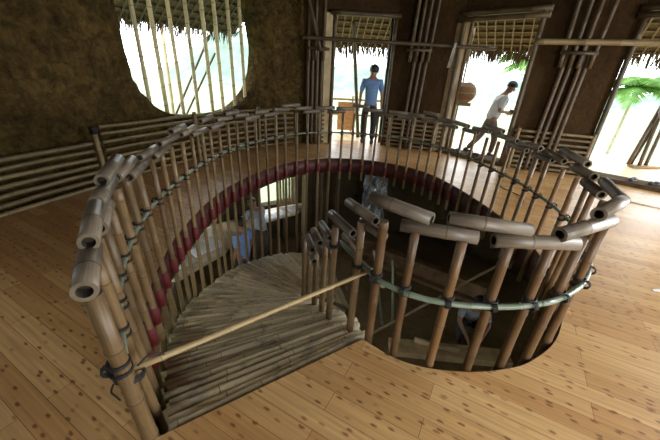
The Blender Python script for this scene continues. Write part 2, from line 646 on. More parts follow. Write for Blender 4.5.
def wall_left():
    """curved mud wall with an oval window; polar grid round the opening, thick reveal"""
    # arc length measured from the corner; opening centre and half sizes
    s0, z0, a, b = 2.19, 1.90, 1.24, 1.12
    S1, Z0, Z1 = 7.4, -.02, CZ
    TH = .36
    NA, NR = 140, 30
    mb = MB()
    me = []

    def wp(s, z, depth):
        p = LW.at(s); t = LW.tan(s)
        nrm = V((t.y, -t.x, 0))
        if (p + nrm - V((0, 3, 0))).length < (p - nrm - V((0, 3, 0))).length:
            nrm = -nrm                       # outward
        q = p + nrm * depth
        lump = noise.fractal(V((q.x, q.y, z)) * 2.2, 1.0, 2.0, 5) * .035 + noise.fractal(V((q.x + 9, q.y, z)) * 9, 1.0, 2.0, 4) * .016
        if depth > .01:
            lump *= -1
        return (q.x - nrm.x * lump, q.y - nrm.y * lump, z)
    for side, dep in ((0, 0.0), (1, TH)):
        g = []
        for i in range(NA):
            th = 2 * pi * i / NA
            cx, sx_ = cos(th), sin(th)
            wob = 1 + .022 * noise.noise(V((cx * 2.3, sx_ * 2.3, 3))) + .014 * noise.noise(V((cx * 7, sx_ * 7, 8)))
            ea, eb = (a + .08, b + .06) if side == 0 else (a - (.10 if cx < 0 else .0), b + .06)
            pw = 2 / (3.0 if cx > 0 else 2.2)
            hs = s0 + ea * math.copysign(abs(cx) ** pw, cx) * wob
            hz = z0 + eb * math.copysign(abs(sx_) ** pw, sx_) * wob
            # ray to the rectangle
            ts = ((S1 - s0) / cx if cx > 1e-6 else (s0 - 0) / -cx if cx < -1e-6 else 1e9)
            tz = ((Z1 - z0) / sx_ if sx_ > 1e-6 else (z0 - Z0) / -sx_ if sx_ < -1e-6 else 1e9)
            tt = min(ts, tz)
            rs, rz = s0 + cx * tt, z0 + sx_ * tt
            row = []
            for k in range(NR + 1):
                f = (k / NR) ** 1.25
                s_, z_ = hs + (rs - hs) * f, hz + (rz - hz) * f
                # rounded lip towards the inside
                dd = dep
                if side == 0:
                    dl = sqrt((s_ - hs) ** 2 + (z_ - hz) ** 2)
                    dd = .06 * max(0, 1 - dl / .22) ** 2
                row.append(len(mb.v)); mb.v.append(wp(min(max(s_, 0), S1), z_, dd))
            g.append(row)
        me.append(g)
        for i in range(NA):
            j = (i + 1) % NA
            for k in range(NR):
                q = (g[i][k], g[i][k + 1], g[j][k + 1], g[j][k])
                mb.face(q if side == 0 else q[::-1])
    for i in range(NA):                      # reveal
        j = (i + 1) % NA
        mb.face((me[0][j][0], me[1][j][0], me[1][i][0], me[0][i][0]))
    struct(mb, 'wall_left', MUD)
    return s0, z0, a, b, wp


WS0, WZ0, WA, WB, WPF = wall_left()


def panel(mb, A, B, z0, z1, th=.32):
    A, B = V(A), V(B)
    t = (B - A).normalized(); nrm = V((-t.y, t.x, 0))     # outward when A->B runs left to right seen from inside
    mb.prism([tuple(A), tuple(B), tuple(B + nrm * th), tuple(A + nrm * th)], z0, z1)


Pc, P1, P2, P3, P4, P5, P6 = [V((x, y, 0)) for x, y in ((-.68, 7.34), (-.16, 7.5), (1.18, 7.6), (2.38, 7.2), (3.42, 6.2), (4.64, 5.82), (5.95, 4.7))]
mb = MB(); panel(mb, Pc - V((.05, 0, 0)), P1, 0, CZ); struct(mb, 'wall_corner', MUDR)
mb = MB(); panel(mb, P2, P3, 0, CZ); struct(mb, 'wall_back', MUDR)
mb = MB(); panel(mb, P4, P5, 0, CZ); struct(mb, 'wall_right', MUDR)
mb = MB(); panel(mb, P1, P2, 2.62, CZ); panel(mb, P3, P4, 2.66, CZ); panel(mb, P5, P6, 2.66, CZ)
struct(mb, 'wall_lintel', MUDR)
# walls the photograph does not show: they keep the far side of the room dark, with openings invented to light the floor
Q = ROOM
mb = MB()
panel(mb, P6, Q[7], 0, CZ); panel(mb, Q[7], Q[8], 2.6, CZ); panel(mb, Q[8], Q[9], 0, CZ); panel(mb, Q[9], Q[10], 2.6, CZ)
panel(mb, Q[10], Q[11], 0, CZ); panel(mb, Q[11], Q[12], 0, CZ); panel(mb, Q[12], Q[13], 2.6, CZ)
panel(mb, Q[13], Q[14], 0, CZ); panel(mb, Q[14], Q[15], 0, CZ); panel(mb, Q[15], Q[16], 0, CZ); panel(mb, Q[16], V((-4.06, .55, 0)), 0, CZ)
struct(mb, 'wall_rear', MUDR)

# ---------------------------------------------------------------- door frames
def frame(name, A, B, ht, post_r, mats, head=2):
    A, B = V(A), V(B)
    t = (B - A).normalized(); nrm = V((-t.y, t.x, 0))
    mb = MB()
    for P, sgn in ((A, 1), (B, -1)):
        c = P + t * sgn * post_r * 1.05
        mb.bamboo([c - nrm * .03, c - nrm * .03 + V((0, 0, ht))], post_r, node=.4)
        mb.bamboo([c + nrm * .30, c + nrm * .30 + V((0, 0, ht))], post_r * .9, node=.4)
    for k in range(head):
        z = ht - .02 - k * .10
        mb.bamboo([A - t * .05 - nrm * (.045 + .02 * k) + V((0, 0, z)), B + t * .05 - nrm * (.045 + .02 * k) + V((0, 0, z))], .045, node=.45)
    return struct(mb, name, mats)


frame('door_1', P1, P2, 2.64, .04, B_DARK, head=1)
frame('door_2', P3, P4, 2.68, .045, B_DARK)
frame('door_3', P5, P6, 2.68, .04, B_DARK)
mb = MB()                                # pale boards lining the left jamb of the far door
t = (P2 - P1).normalized(); nrm = V((-t.y, t.x, 0))
for k in range(3):
    c = P1 + t * .022 + nrm * (.0 + k * .115) + V((0, 0, 1.31))
    mb.box(c + nrm * .05, (.035, .108, 2.6), rz=atan2(t.y, t.x))
mb.box(P1 - t * .07 - nrm * .02 + V((0, 0, 1.31)), (.16, .035, 2.6), rz=atan2(t.y, t.x))
struct(mb, 'trim_2', WOODP)
mb = MB()                                # left jamb boards of the middle door
t = (P4 - P3).normalized(); nrm = V((-t.y, t.x, 0))
mb.box(P3 - t * .08 - nrm * .025 + V((0, 0, 1.33)), (.18, .035, 2.66), rz=atan2(t.y, t.x))
mb.box(P3 + t * .02 + nrm * .16 + V((0, 0, 1.33)), (.03, .30, 2.66), rz=atan2(t.y, t.x))
struct(mb, 'trim_3', plain('door_board', (.24, .155, .07), .55, nscale=7))
mb = MB()                                # raised sills
for A, B in ((P3, P4), (P5, P6)):
    t = (B - A).normalized(); nrm = V((-t.y, t.x, 0))
    mb.box((A + B) / 2 + nrm * .14 + V((0, 0, .035)), ((B - A).length, .42, .07), rz=atan2(t.y, t.x))
struct(mb, 'trim_4', plain('dark_sill', (.07, .045, .022), .95, spec=.1, nscale=6, amp=.4))

# ---------------------------------------------------------------- veranda, ground and hills
VER = [P1 + V((-1.2, .35, 0)), V((-.9, 9.6, 0)), V((2.0, 9.9, 0)), V((5.2, 8.9, 0)), V((7.9, 7.3, 0)), V((9.2, 4.2, 0)), V((9.3, -1.5, 0)), V((6.55, -1.6, 0)), V((6.9, 2, 0)), V((6.2, 4.85, 0)), V((5.0, 6.1, 0)), V((3.6, 6.5, 0)), V((2.5, 7.5, 0)), V((1.2, 7.92, 0))]
mb = MB()
mb.prism([(p.x, p.y) for p in reversed(VER)], -.28, -.006)
struct(mb, 'floor_veranda', plain('veranda_boards', (.52, .38, .20), .5, nscale=5))
GRASS = plain('meadow_grass', (.17, .23, .12), .9, nscale=.6, amp=.35)
mb = MB()
N_ = 40
for i in range(N_ + 1):
    for j in range(N_ + 1):
        x, y = -110 + 220 * i / N_, -60 + 220 * j / N_
        d = sqrt(x * x + (y - 2) ** 2)
        z = -2.62 + (0.9 * noise.noise(V((x * .03, y * .03, 1))) if d > 18 else 0)
        mb.v.append((x, y, z))
for i in range(N_):
    for j in range(N_):
        a = i * (N_ + 1) + j
        cx_, cy_ = -110 + 220 * (i + .5) / N_, -60 + 220 * (j + .5) / N_
        mb.face((a, a + N_ + 1, a + N_ + 2, a + 1))
struct(mb, 'ground', GRASS)
HILL = plain('hazy_forest_hill', (.135, .205, .16), .95, nscale=.35, amp=.35)


def hill(c, rx, ry, h, seed):
    mb = MB(); n1, n2 = 26, 12
    for i in range(n2 + 1):
        f = i / n2
        for k in range(n1):
            a = 2 * pi * k / n1
            x, y = c[0] + rx * f * cos(a), c[1] + ry * f * sin(a)
            z = -3 + h * (cos(f * pi) * .5 + .5) * (1 + .25 * noise.noise(V((x * .08, y * .08, seed))))
            z += .6 * noise.noise(V((x * .3, y * .3, seed))) * (1 - f)
            mb.v.append((x, y, z))
    for i in range(n2):
        for k in range(n1):
            k2 = (k + 1) % n1
            mb.face((i * n1 + k, (i + 1) * n1 + k, (i + 1) * n1 + k2, i * n1 + k2))
    return struct(mb, 'hills', HILL)


hill((-26, 92), 27, 20, 12, 1)
hill((6, 80), 26, 16, 5.6, 2)
hill((42, 74), 36, 18, 5.2, 3)
hill((-88, 90), 30, 22, 6, 4)
hill((80, 60), 30, 30, 9, 5)

# ---------------------------------------------------------------- lower storey
LWALL = [(-2.9, 1.2), (-3.55, 2.6), (-3.5, 4.0), (-2.9, 5.4), (-1.75, 6.75), (-.5, 7.55), (1.2, 7.9), (2.9, 7.2), (4.3, 5.9), (5.0, 4.2), (4.9, 2.2), (3.6, .5), (1.2, -.4), (-1.4, -.2)]
LWALL = [V((x, y, 0)) for x, y in LWALL]
mb = MB()
mb.prism([(out_of(p, .3).x, out_of(p, .3).y) for p in reversed(LWALL)], LOWZ - .1, LOWZ)
struct(mb, 'floor_lower', DIRT)
mb = MB()
OPEN = {0: (.2, 1.4, -1.6, -.4), 1: (.15, 1.25, -1.6, -.4), 13: (.3, 1.8, -1.6, -.4), 8: (.6, 1.7, -1.5, -.4), 9: (.2, 1.8, -1.6, -.4), 10: (.2, 1.9, -1.6, -.4), 3: (.15, .75, -1.46, -.50), 4: (.05, 1.0, -1.46, -.45)}  # includes hidden openings added to let light into the lower storey
for i in range(len(LWALL)):
    A, B = LWALL[i], LWALL[(i + 1) % len(LWALL)]
    t = (B - A).normalized(); nrm = V((-t.y, t.x, 0)) * .25
    def pr(a, b, z0, z1):
        mb.prism([tuple(a), tuple(b), tuple(b + nrm), tuple(a + nrm)], z0, z1)
    if i in OPEN:
        a, b, z0, z1 = OPEN[i]
        b = min(b, (B - A).length - .05)
        pr(A, A + t * a, LOWZ, -.26); pr(A + t * b, B, LOWZ, -.26)
        pr(A + t * a, A + t * b, LOWZ, z0); pr(A + t * a, A + t * b, z1, -.26)
    else:
        pr(A, B, LOWZ, -.26)
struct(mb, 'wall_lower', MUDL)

# ---------------------------------------------------------------- the staircase
STO = lambda u: RAIL.at(max(.02, .40 * u))
STI = Path(catmull([(.26, 1.56, 0), (.17, 1.84, 0), (.05, 2.1, 0), (-.05, 2.35, 0), (-.17, 2.6, 0), (-.26, 2.8, 0), (-.31, 3.0, 0), (-.32, 3.2, 0), (-.30, 3.4, 0),
                    (-.27, 3.6, 0), (-.22, 3.8, 0), (-.14, 3.98, 0), (-.03, 4.14, 0), (.10, 4.27, 0), (.25, 4.36, 0), (.42, 4.4, 0)], 6))
sti_pts = STI.p
RISE = .15


def STIN(u):
    f = u * 6
    i = min(int(f), len(sti_pts) - 2)
    return sti_pts[i].lerp(sti_pts[i + 1], f - i)


def stairz(u):
    return -.035 - RISE * u


st = thing('spiral_staircase', 'winding stair of split and whole bamboo poles going down inside the floor opening', 'staircase', (-.3, 1.6, -.1))
NT = 15
for k in range(NT):
    zt = -.012 - RISE * k
    tr = None
    npole = 6
    for q in range(npole):
        u = k + (q + .5) / npole
        rr = .0305
        o, i_ = STO(u), STIN(u)
        d = (o - i_).normalized()
        zz = zt - rr - .85 * RISE * (q + .5) / npole 
        a = i_ - d * (.03 + .05 * rnd.random()); b_ = o - d * (.035 + .03 * rnd.random())
        b = MB()
        b.bamboo([V((a.x, a.y, zz + rnd.uniform(-.008, .008))), V((b_.x, b_.y, zz + rnd.uniform(-.008, .008)))], rr * (.86 if k < 5 else .55), rr * rnd.uniform(.95, 1.08), node=.45, n=10)
        if tr is None:
            tr = b.build('tread', B_TREAD, st)
        else:
            b.build('pole', B_TREAD, tr)
mb = MB()                                # slanting carrier poles under the treads
mb.bamboo([V((*STIN(u).xy, stairz(u) - .17)) + (HC - STIN(u)).normalized() * .0 for u in [x * .5 for x in range(1, 30)]], .045, node=.35, n=8)
mb.build('stringer', B_TREAD, st)
mb = MB()
def _so(u):
    o, i_ = STO(u), STIN(u)
    q = o + (i_ - o).normalized() * .12
    return V((q.x, q.y, stairz(u) - .17))
mb.bamboo([_so(x * .5) for x in range(1, 30)], .045, node=.35, n=8)
mb.build('stringer', B_TREAD, st)

# ---------------------------------------------------------------- gallery balustrade
bal = thing('bamboo_balustrade', 'bamboo balustrade curving around the stair opening with short handrail pieces and red wrapped balusters', 'railing', (.3, 3.6, 0))
ROW = [  # mid-rail crossings of the balusters, in the photograph's pixels, left post round to the last near post
    (118.7, 300), (121, 274), (129, 255), (138, 239), (146, 226), (154, 212), (162, 201), (169.5, 191), (178, 184), (188, 177), (198, 170), (207, 165), (215, 161),
    (222.7, 157), (231, 153), (239, 149), (248, 146), (257, 143), (266.6, 140), (276.5, 138), (286, 136), (297, 135), (308, 134), (319, 133.7), (330.5, 133.6), (342, 133.8),
    (353, 134), (364.5, 135), (376, 137), (389, 139), (400, 141), (410, 143), (421, 146), (430, 148), (440, 150), (448, 153), (457, 157), (467.5, 161), (479, 165), (490, 170),
    (501, 175), (512.5, 182), (524, 189), (535, 196), (547.5, 205), (560, 217), (576, 232), (592, 252)]
ts = [.045, .22]
for x, y in ROW:
    ts.append(snap(x, y, .5))
ts = sorted(t_ for t_ in ts)
near_px = [(374, 272), (402.5, 292), (446, 301), (489, 306), (527, 304), (558, 299), (581, 285)]
ts += [snap(x, y, .5) for x, y in near_px]
ts = sorted(ts)
out = []
for t_ in ts:
    if not out or t_ - out[-1] > .085:
        out.append(t_)
ts = out
out = [ts[0]]
for t_ in ts[1:]:
    while t_ - out[-1] > .31:                # fill gaps hidden behind nearer posts
        out.append(out[-1] + .23)
    out.append(t_)
ts = out
UMAX = 15.0
RAILTOP = .868


def ground_under(t_):
    u = t_ / .40
    return u


for i, t_ in enumerate(ts):
    p = RAIL.at(t_); tg = RAIL.tan(t_)
    n_in = V((tg.y, -tg.x, 0))
    newel = i == 0
    r = .033 if newel else .0225 * rnd.uniform(.92, 1.1)
    near = t_ < 1.6 or t_ > RAIL.L - 2.2
    if near:
        r = r if newel else .0245 * rnd.uniform(.95, 1.08)
    u = t_ / .40
    if u < UMAX:
        zb = max(stairz(u) - .16, LOWZ)
    else:
        zb = -.42
    lean = -n_in * rnd.uniform(.0, .02)
    if t_ < 1.7:
        lean = -n_in * .05
    js = V((rnd.uniform(-.012, .012), rnd.uniform(-.012, .012), 0))
    if newel:
        p = V((-.785, .865, 0)); js = V((0, 0, 0)); lean = V((-.015, -.035, 0))
    b = MB()
    p0 = V((p.x, p.y, zb)) + js; p1 = V((p.x, p.y, RAILTOP)) + lean
    b.bamboo([p0, p1], r * 1.04, r * .97, node=.30, n=12 if near else 8, jit=.0)
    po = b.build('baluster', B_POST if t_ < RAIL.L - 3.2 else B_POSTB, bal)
    dirv = (p1 - p0).normalized()
    def onpost(z):
        return p0 + dirv * ((z - p0.z) / dirv.z)
    if t_ < RAIL.L - 4.6 and i > 2:          # red cloth wrap at floor level
        b = MB()
        c = onpost(-.05)
        zz = [(-.09, r * 1.15), (-.10, r * 1.48), (-.17, r * 1.56), (-.24, r * 1.5), (-.25, r * 1.1)]
        b.sweep([onpost(z) for z, _ in zz], [q for _, q in zz], 10)
        b.build('red_wrap', RED, po)
    # black cord tying the baluster to the middle pole
    b = MB()
    zc = .5
    b.ring(onpost(zc + .022) - n_in * .006, V((0, 0, 1)), r + .007, .0042, turns=2, n=12, k=5)
    b.ring(onpost(zc - .022) - n_in * .006, V((0, 0, 1)), r + .007, .0042, turns=2, n=12, k=5)
    b.ring(onpost(zc) - n_in * .043 + tg * .0, tg, .024, .0042, turns=3, n=10, k=5)
    b.build('cord_lashing', CORD, po)
# middle pole: lengths of green bamboo bent round the outside of the balusters
d0 = .08
while d0 < RAIL.L - .1:
    d1 = min(d0 + rnd.uniform(1.15, 1.5), RAIL.L - .02)
    pts = []
    for k in range(13):
        d = d0 - .06 + (d1 - d0 + .12) * k / 12
        d = min(max(d, .03), RAIL.L - .01)
        p = RAIL.at(d); tg = RAIL.tan(d); n_in = V((tg.y, -tg.x, 0))
        pts.append(V((p.x, p.y, .5)) - n_in * .043)
    b = MB(); b.bamboo(pts, .0165, node=.3, n=9); b.build('middle_pole', B_GREEN, bal)
    d0 = d1
# handrail: short offcuts of thick bamboo lying across the tops, each end resting on the next
PIECES = [  # (end px, end px, layer)
    ((78, 291), (91, 248), 1), ((85.5, 243), (96, 205), 2), ((98, 230), (106, 203), 0), ((94, 203), (112, 179), 1), ((100.5, 180), (118, 159), 2), ((115.6, 177), (133, 159.5), 1),
    ((128, 176), (147, 161), 0), ((137, 157), (157.6, 146), 1), ((152.5, 156), (169, 149), 0), ((159.6, 144), (178, 136), 1), ((169, 132.7), (186, 123.5), 2), ((180, 134), (195, 126.6), 1),
    ((191, 134), (206, 128.6), 0), ((198.5, 123.5), (215, 118.4), 2), ((209.8, 126), (223, 122.6), 0), ((217, 118.5), (230.5, 116.5), 1), ((223, 112.4), (238.6, 109.7), 2), ((232.5, 115.4), (249, 112.4), 1),
    ((242.7, 117.5), (260, 115.4), 0), ((252, 111.4), (270, 110.3), 1), ((262, 115), (279.5, 113.4), 0), ((272, 109.3), (290, 108.5), 1), ((281.6, 104.8), (300.5, 104), 2), ((294, 107.7), (311.7, 107), 1),
    ((303.5, 111), (320, 110.3), 0), ((315, 107), (335, 107.3), 1), ((328, 111), (345.4, 111), 0), ((338, 109), (353, 109.6), 1), ((352.6, 105), (370, 105.5), 2), ((364.5, 110), (382.7, 111), 1),
    ((376, 114), (393, 115), 0), ((389.5, 111.4), (408, 113), 1), ((399, 116.5), (414, 118), 0), ((409, 115), (422.5, 115.5), 1), ((423.6, 111.4), (439.5, 112.7), 2), ((421, 117), (440, 118.5), 0),
    ((442, 120), (450, 121), 1), ((444, 122.5), (457.5, 126), 0), ((454, 124), (467.5, 127.5), 1), ((462.5, 130.5), (477.5, 134), 0), ((472.5, 129), (490, 133), 1), ((485, 126), (505, 131), 2),
    ((500, 136), (515, 140), 1), ((507.5, 145), (527.5, 150), 0), ((519, 142.5), (540, 150), 1), ((532.5, 156), (550, 162.5), 0), ((545, 151), (566, 160), 1), ((561, 151), (590, 163.5), 2),
    ((572.5, 166), (595, 177.5), 1), ((582.5, 182.5), (604, 194), 0), ((601, 181), (627, 200), 1), ((595, 217.5), (625, 199), 2), ((552, 235), (617, 221), 1),
    ((492, 238.5), (579.5, 246), 0), ((448, 218), (532, 230), 1), ((401, 224), (478, 238), 0), ((372.5, 198), (432, 218), 1)]
LAY = (.885, .943, 1.0)
for a, b_, lay in PIECES:
    z = LAY[lay]
    mid = at((a[0] + b_[0]) / 2, (a[1] + b_[1]) / 2, z) * V((1, 1, 0))
    t_ = snap((a[0] + b_[0]) / 2, (a[1] + b_[1]) / 2, z)
    near = t_ < 1.5 or t_ > RAIL.L - 2.9
    q0, q1 = at(*a, z), at(*b_, z)
    if near:                                  # pieces close to the viewer: as measured
        L = min((q1 - q0).length, .42); mid3 = ((q0 + q1) / 2).lerp(RAIL.at(t_) + V((0, 0, z)), .12); dr = (q1 - q0).normalized()
        tgn = RAIL.tan(t_)
        if dr.dot(tgn) < 0: dr = -dr
        dr = (dr + tgn * .6).normalized()
        L = max(L, .26)
        rad = .036
    else:
        mid3 = RAIL.at(t_) + V((0, 0, z)); dr = RAIL.tan(t_); L = rnd.uniform(.31, .37)
        dr = (dr + V((dr.y, -dr.x, 0)) * rnd.uniform(-.04, .04)).normalized()
        rad = .031
    rad *= rnd.uniform(.93, 1.07)
    tilt = rnd.uniform(-.01, .01)
    b = MB()
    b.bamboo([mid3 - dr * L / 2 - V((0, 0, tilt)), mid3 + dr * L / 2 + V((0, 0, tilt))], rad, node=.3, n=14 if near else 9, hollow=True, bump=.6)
    b.build('handrail_piece', B_RAIL, bal)

# ---------------------------------------------------------------- inner stair rail
ir = thing('stair_handrail', 'descending inner stair rail of thick bamboo posts topped by slanting bamboo pieces', 'handrail', (0, 2.1, -.3))
INB = [((349, 330), -.10), ((328, 321), -.25), ((320.7, 314), -.40), ((313.5, 309), -.55)]
INP = [tuple(at(*q, z)) for q, z in INB] + [(-.20, 2.66, -.72), (-.27, 2.92, -.88), (-.29, 3.2, -1.08)]
TOPS = [.785, .625, .455, .265, .11, -.03, -.2]
UPP = [((348, 202), (376, 221), .82), ((331, 213.5), (353, 233.5), .66), ((321, 223.5), (330.5, 238), .49), ((313.6, 230), (320, 243), .30), ((307.5, 236), (312.5, 250), .145)]
for k, ((x, y, z), zt) in enumerate(zip(INP, TOPS)):
    b = MB()
    b.bamboo([V((x, y, z - .35)), V((x + .012, y - .012, zt))], .0265, .025, node=.3, n=12)
    po = b.build('post', B_POST, ir)
    if k < 2:
        b = MB(); b.ring(V((x + .01, y - .01, .475)), (0.1, 0, 1), .033, .0045, turns=3); b.build('cord_lashing', CORD, po)
for k, (q0, q1, z) in enumerate(UPP):
    A, C_ = at(*q0, z), at(*q1, z)
    d = (C_ - A).normalized()
    b = MB(); b.bamboo([A, C_], .031, .031, node=.3, n=12, hollow=True, bump=.6); b.build('handrail_piece', B_RAIL, ir)
    b = MB(); b.bamboo([C_ - d * .10 - V((0, 0, .062)), C_ + d * .09 - V((0, 0, .062))], .029, node=.3, n=12, hollow=True, bump=.6); b.build('handrail_piece', B_RAIL, ir)
b = MB(); b.bamboo(catmull([V((.33, 1.46, .49)), V((INP[0][0] + .045, INP[0][1] + .0, .475)), V((INP[1][0] + .05, INP[1][1] + .0, .50))], 5), .0185, .016, node=.3, n=9); b.build('middle_pole', B_GREEN, ir)

# ---------------------------------------------------------------- barrier pole across the stair head
bp = thing('barrier_pole', 'long thin bamboo pole tied across the top of the stair at knee height', 'pole', (-.86, .86, .4))
b = MB(); b.bamboo([V((-.868, .855, .405)), V((.29, 1.665, .455))], .0165, .0115, node=.30, n=12, hollow=False); b.build('pole', B_PALE, bp)
b = MB()
pn = RAIL.at(ts[0])
for s_ in (-1, 1):
    b.ring(V((-.805, .875, .405)), V((.15 * s_, .3, 1)), .055, .0045, turns=2, n=14, k=5)
for tail in ([V((-.835, .84, .42)), V((-.865, .85, .44)), V((-.885, .86, .455)), V((-.90, .875, .45))], [V((-.845, .83, .40)), V((-.86, .825, .36)), V((-.85, .83, .32)), V((-.84, .83, .30))],
             [V((-.78, .90, .43)), V((-.75, .93, .455)), V((-.72, .95, .45)), V((-.70, .965, .43))]):
    b.sweep(catmull(tail, 4), [.0042] * 13, 5)
b.build('black_cord_knot', CORD, bp, None)
b = MB(); b.bamboo([V((-.69, 3.86, -1.13)), V((-.27, 3.33, -1.02))], .055, .05, node=.35, n=12, hollow=True)
tag(b.build('bamboo_log', B_PALE, loc=(-.48, 3.6, -1.14)), 'short thick bamboo log lying at the far end of the visible stair treads', 'log')

# ---------------------------------------------------------------- bamboo rails along the foot of the walls
def wainscot(label, pts, zs, posts, r=.024, off=.1, group=None, mats=B_SLAT, post_top=.78):
    P = Path(pts)
    base = P.at(P.L / 2)
    th = thing('wall_rail', label, 'rail', (base.x, base.y, 0), group)
    for z in zs:
        b = MB()
        q = [P.at(P.L * k / 10) + V((0, 0, z + rnd.uniform(-.006, .006))) for k in range(11)]
        b.bamboo(q if len(pts) > 2 else [q[0], q[-1]], r * rnd.uniform(.9, 1.08), node=.32, n=8)
        b.build('bar', mats, th)
    for d in posts:
        p = P.at(d); tg = P.tan(d); nn = V((tg.y, -tg.x, 0))
        if (p + nn - HC).length > (p - nn - HC).length: nn = -nn
        b = MB(); b.bamboo([p + nn * .05, p + nn * .05 + V((0, 0, post_top))], .032, node=.3, n=10); b.build('post', mats, th)
    return th


def loff(s_, d=.13):
    p = LW.at(s_); tg = LW.tan(s_); n_ = V((tg.y, -tg.x, 0))
    if (p + n_ - V((0, 3, 0))).length > (p - n_ - V((0, 3, 0))).length: n_ = -n_
    return p + n_ * d


s_post = LW.near((-3.17, 4.1, 0))
ZS = [.03, .122, .215, .307, .40, .492, .585]
wr = wainscot('wall rail of seven bamboo bars below the mud wall, left of the window', [loff(s_post + .02 + (6.8 - s_post) * k / 8) for k in range(9)], ZS, [.06], r=.026)
b = MB(); pp = loff(s_post + .08, .18)
for q in range(4):
    b.ring(V((pp.x, pp.y, .72 + q * .012)), (0, .1 * (q - 1.5), 1), .038, .008, n=12, k=5)
b.ball((pp.x, pp.y, .775), (.05, .05, .03))
b.build('black_lashing', CORD, wr)
wainscot('wall rail of bamboo bars running under the oval window to the corner', [loff(s_post - .02 - (s_post - .35) * k / 10) for k in range(11)],
         [.06, .165, .27, .375, .48, .585, .69, .775], [1.5, 2.9], r=.024, post_top=.84)


def wseg(A, B, d=.07):
    A, B = V(A), V(B); t = (B - A).normalized(); n_ = V((t.y, -t.x, 0))
    return [A + n_ * d, B + n_ * d]


ZW = [.06, .155, .25, .345, .44, .535, .63, .72]
wainscot('wall rail of bamboo bars below the smoky bamboo posts in the far left corner', wseg(Pc + V((.1, .02, 0)), P1 - V((.12, .05, 0))), ZW, [], mats=B_DARK)
wainscot('wall rail of bamboo bars on the narrow wall between the two doorways with men', wseg(P2, P3), ZW, [.1, 1.15], mats=B_SLAT)
wainscot('wall rail of bamboo bars on the wide brown wall right of the walking man', wseg(P4, P5), ZW, [.06, 1.44], mats=B_SLAT)

# ---------------------------------------------------------------- bamboo columns against the walls
def column(label, base, t, lower, upper, zbar, barlen, ztop=3.45, r=.034, brace=None, mats=B_DARK):
    base = V(base); t = V(t).normalized(); n_ = V((t.y, -t.x, 0))
    th = thing('bamboo_column', label, 'column', tuple(base))
    for x0, x1 in lower:
        b = MB(); b.bamboo([base + t * x0 + n_ * .10, base + t * x1 + n_ * .10 + V((0, 0, zbar + .1))], r, node=.35, n=9); b.build('pole', mats, th)
    for x0, x1 in upper:
        b = MB(); b.bamboo([base + t * x0 + n_ * .17 + V((0, 0, zbar - .22)), base + t * x1 + n_ * .17 + V((0, 0, ztop))], r, node=.35, n=9); b.build('pole', mats, th)
    if barlen:
        b = MB(); b.bamboo([base - t * barlen / 2 + n_ * .22 + V((0, 0, zbar)), base + t * barlen / 2 + n_ * .22 + V((0, 0, zbar))], .03, node=.4, n=9); b.build('cross_bar', mats, th)
    if brace:
        b = MB(); b.bamboo([base + V(brace[0]), base + V(brace[1])], .035, node=.4, n=9); b.build('brace', mats, th)
    return th


tc = (P1 - Pc).normalized()
column('cluster of smoky upright bamboo poles with a slanting brace in the far left corner', (Pc + P1) / 2 + V((-.05, 0, 0)), tc,
       [(-.2, -.2), (-.1, -.1), (0, 0), (.1, .1)], [(-.2, -.22), (-.06, -.06), (.1, .12)], 1.95, .42, brace=((.1, -.32, 1.9), (-.28, -.35, 3.2)))
t1 = (P3 - P2).normalized()
column('cluster of upright bamboo poles with a short cross bar on the narrow wall between doorways', (P2 + P3) / 2 + t1 * -.1, t1,
       [(-.12, -.06), (0, .06), (.12, .18)], [(-.16, -.12), (-.04, 0), (.08, .12), (.2, .26)], 2.02, .5)
t2 = (P5 - P4).normalized()
column('cluster of upright bamboo poles with a short cross bar on the wide brown wall at right', (P4 + P5) / 2 + t2 * -.08, t2,
       [(-.2, -.12), (-.1, -.02), (.06, .12), (.16, .2)], [(-.2, -.24), (-.06, -.06), (.06, .1), (.22, .3)], 2.02, .52)

b = MB(); b.bamboo([V((-.72, 7.0, 2.12)), V((2.95, 6.74, 2.08))], .036, .032, node=.5, n=10)
tag(b.build('wall_pole', B_DARK, loc=(1.1, 6.9, 2.1)), 'long dark bamboo pole running head high past the man in blue and the narrow wall', 'pole')
b = MB(); b.bamboo([V((3.22, 5.98, 2.16)), V((6.1, 5.1, 2.2))], .045, .04, node=.5, n=10)
tag(b.build('wall_pole', B_SLAT, loc=(4.6, 5.5, 2.18)), 'light bamboo pole running head high across the wide brown wall at right', 'pole')
b = MB()
rgp = V((2.16, 6.76, 2.09))
for i in range(9):
    for j in range(4):
        f, g_ = i / 8, j / 3
        b.v.append(tuple(rgp + V(((g_ - .5) * .06 * (1 - .25 * f) - .05 * f, -.045 - .02 * sin(g_ * 5 + f * 4), .05 - f * .42))))
for i in range(8):
    for j in range(3):
        a = i * 4 + j
        b.face((a, a + 4, a + 5, a + 1))
rag = tag(b.build('rag', plain('grey_rag', (.30, .27, .23), .9), loc=tuple(rgp)), 'small pale rag hanging from the dark bamboo pole', 'rag')
sm_ = rag.modifiers.new('Solidify', 'SOLIDIFY'); sm_.thickness = .006

# ---------------------------------------------------------------- oval window bars
wg = thing('window_grille', 'row of upright bamboo bars set in the oval window of the mud wall', 'window grille', (LW.at(WS0).x, LW.at(WS0).y, .9))
def wall_hit(px, py):
    d = FW * FPX + RT * (px - CX) - UP * (py - CY); d.normalize()
    best = None
    for i in range(400):
        s_ = .2 + i * .012
        p = LW.at(s_)
        n_ = d.cross(V((0, 0, 1)))
        e = abs((p - V((EYE.x, EYE.y, 0))).dot(n_.normalized()))
        if (best is None or e < best[0]) and p.dot(V((d.x, d.y, 0))) > 0:
            best = (e, s_)
    return best[1]


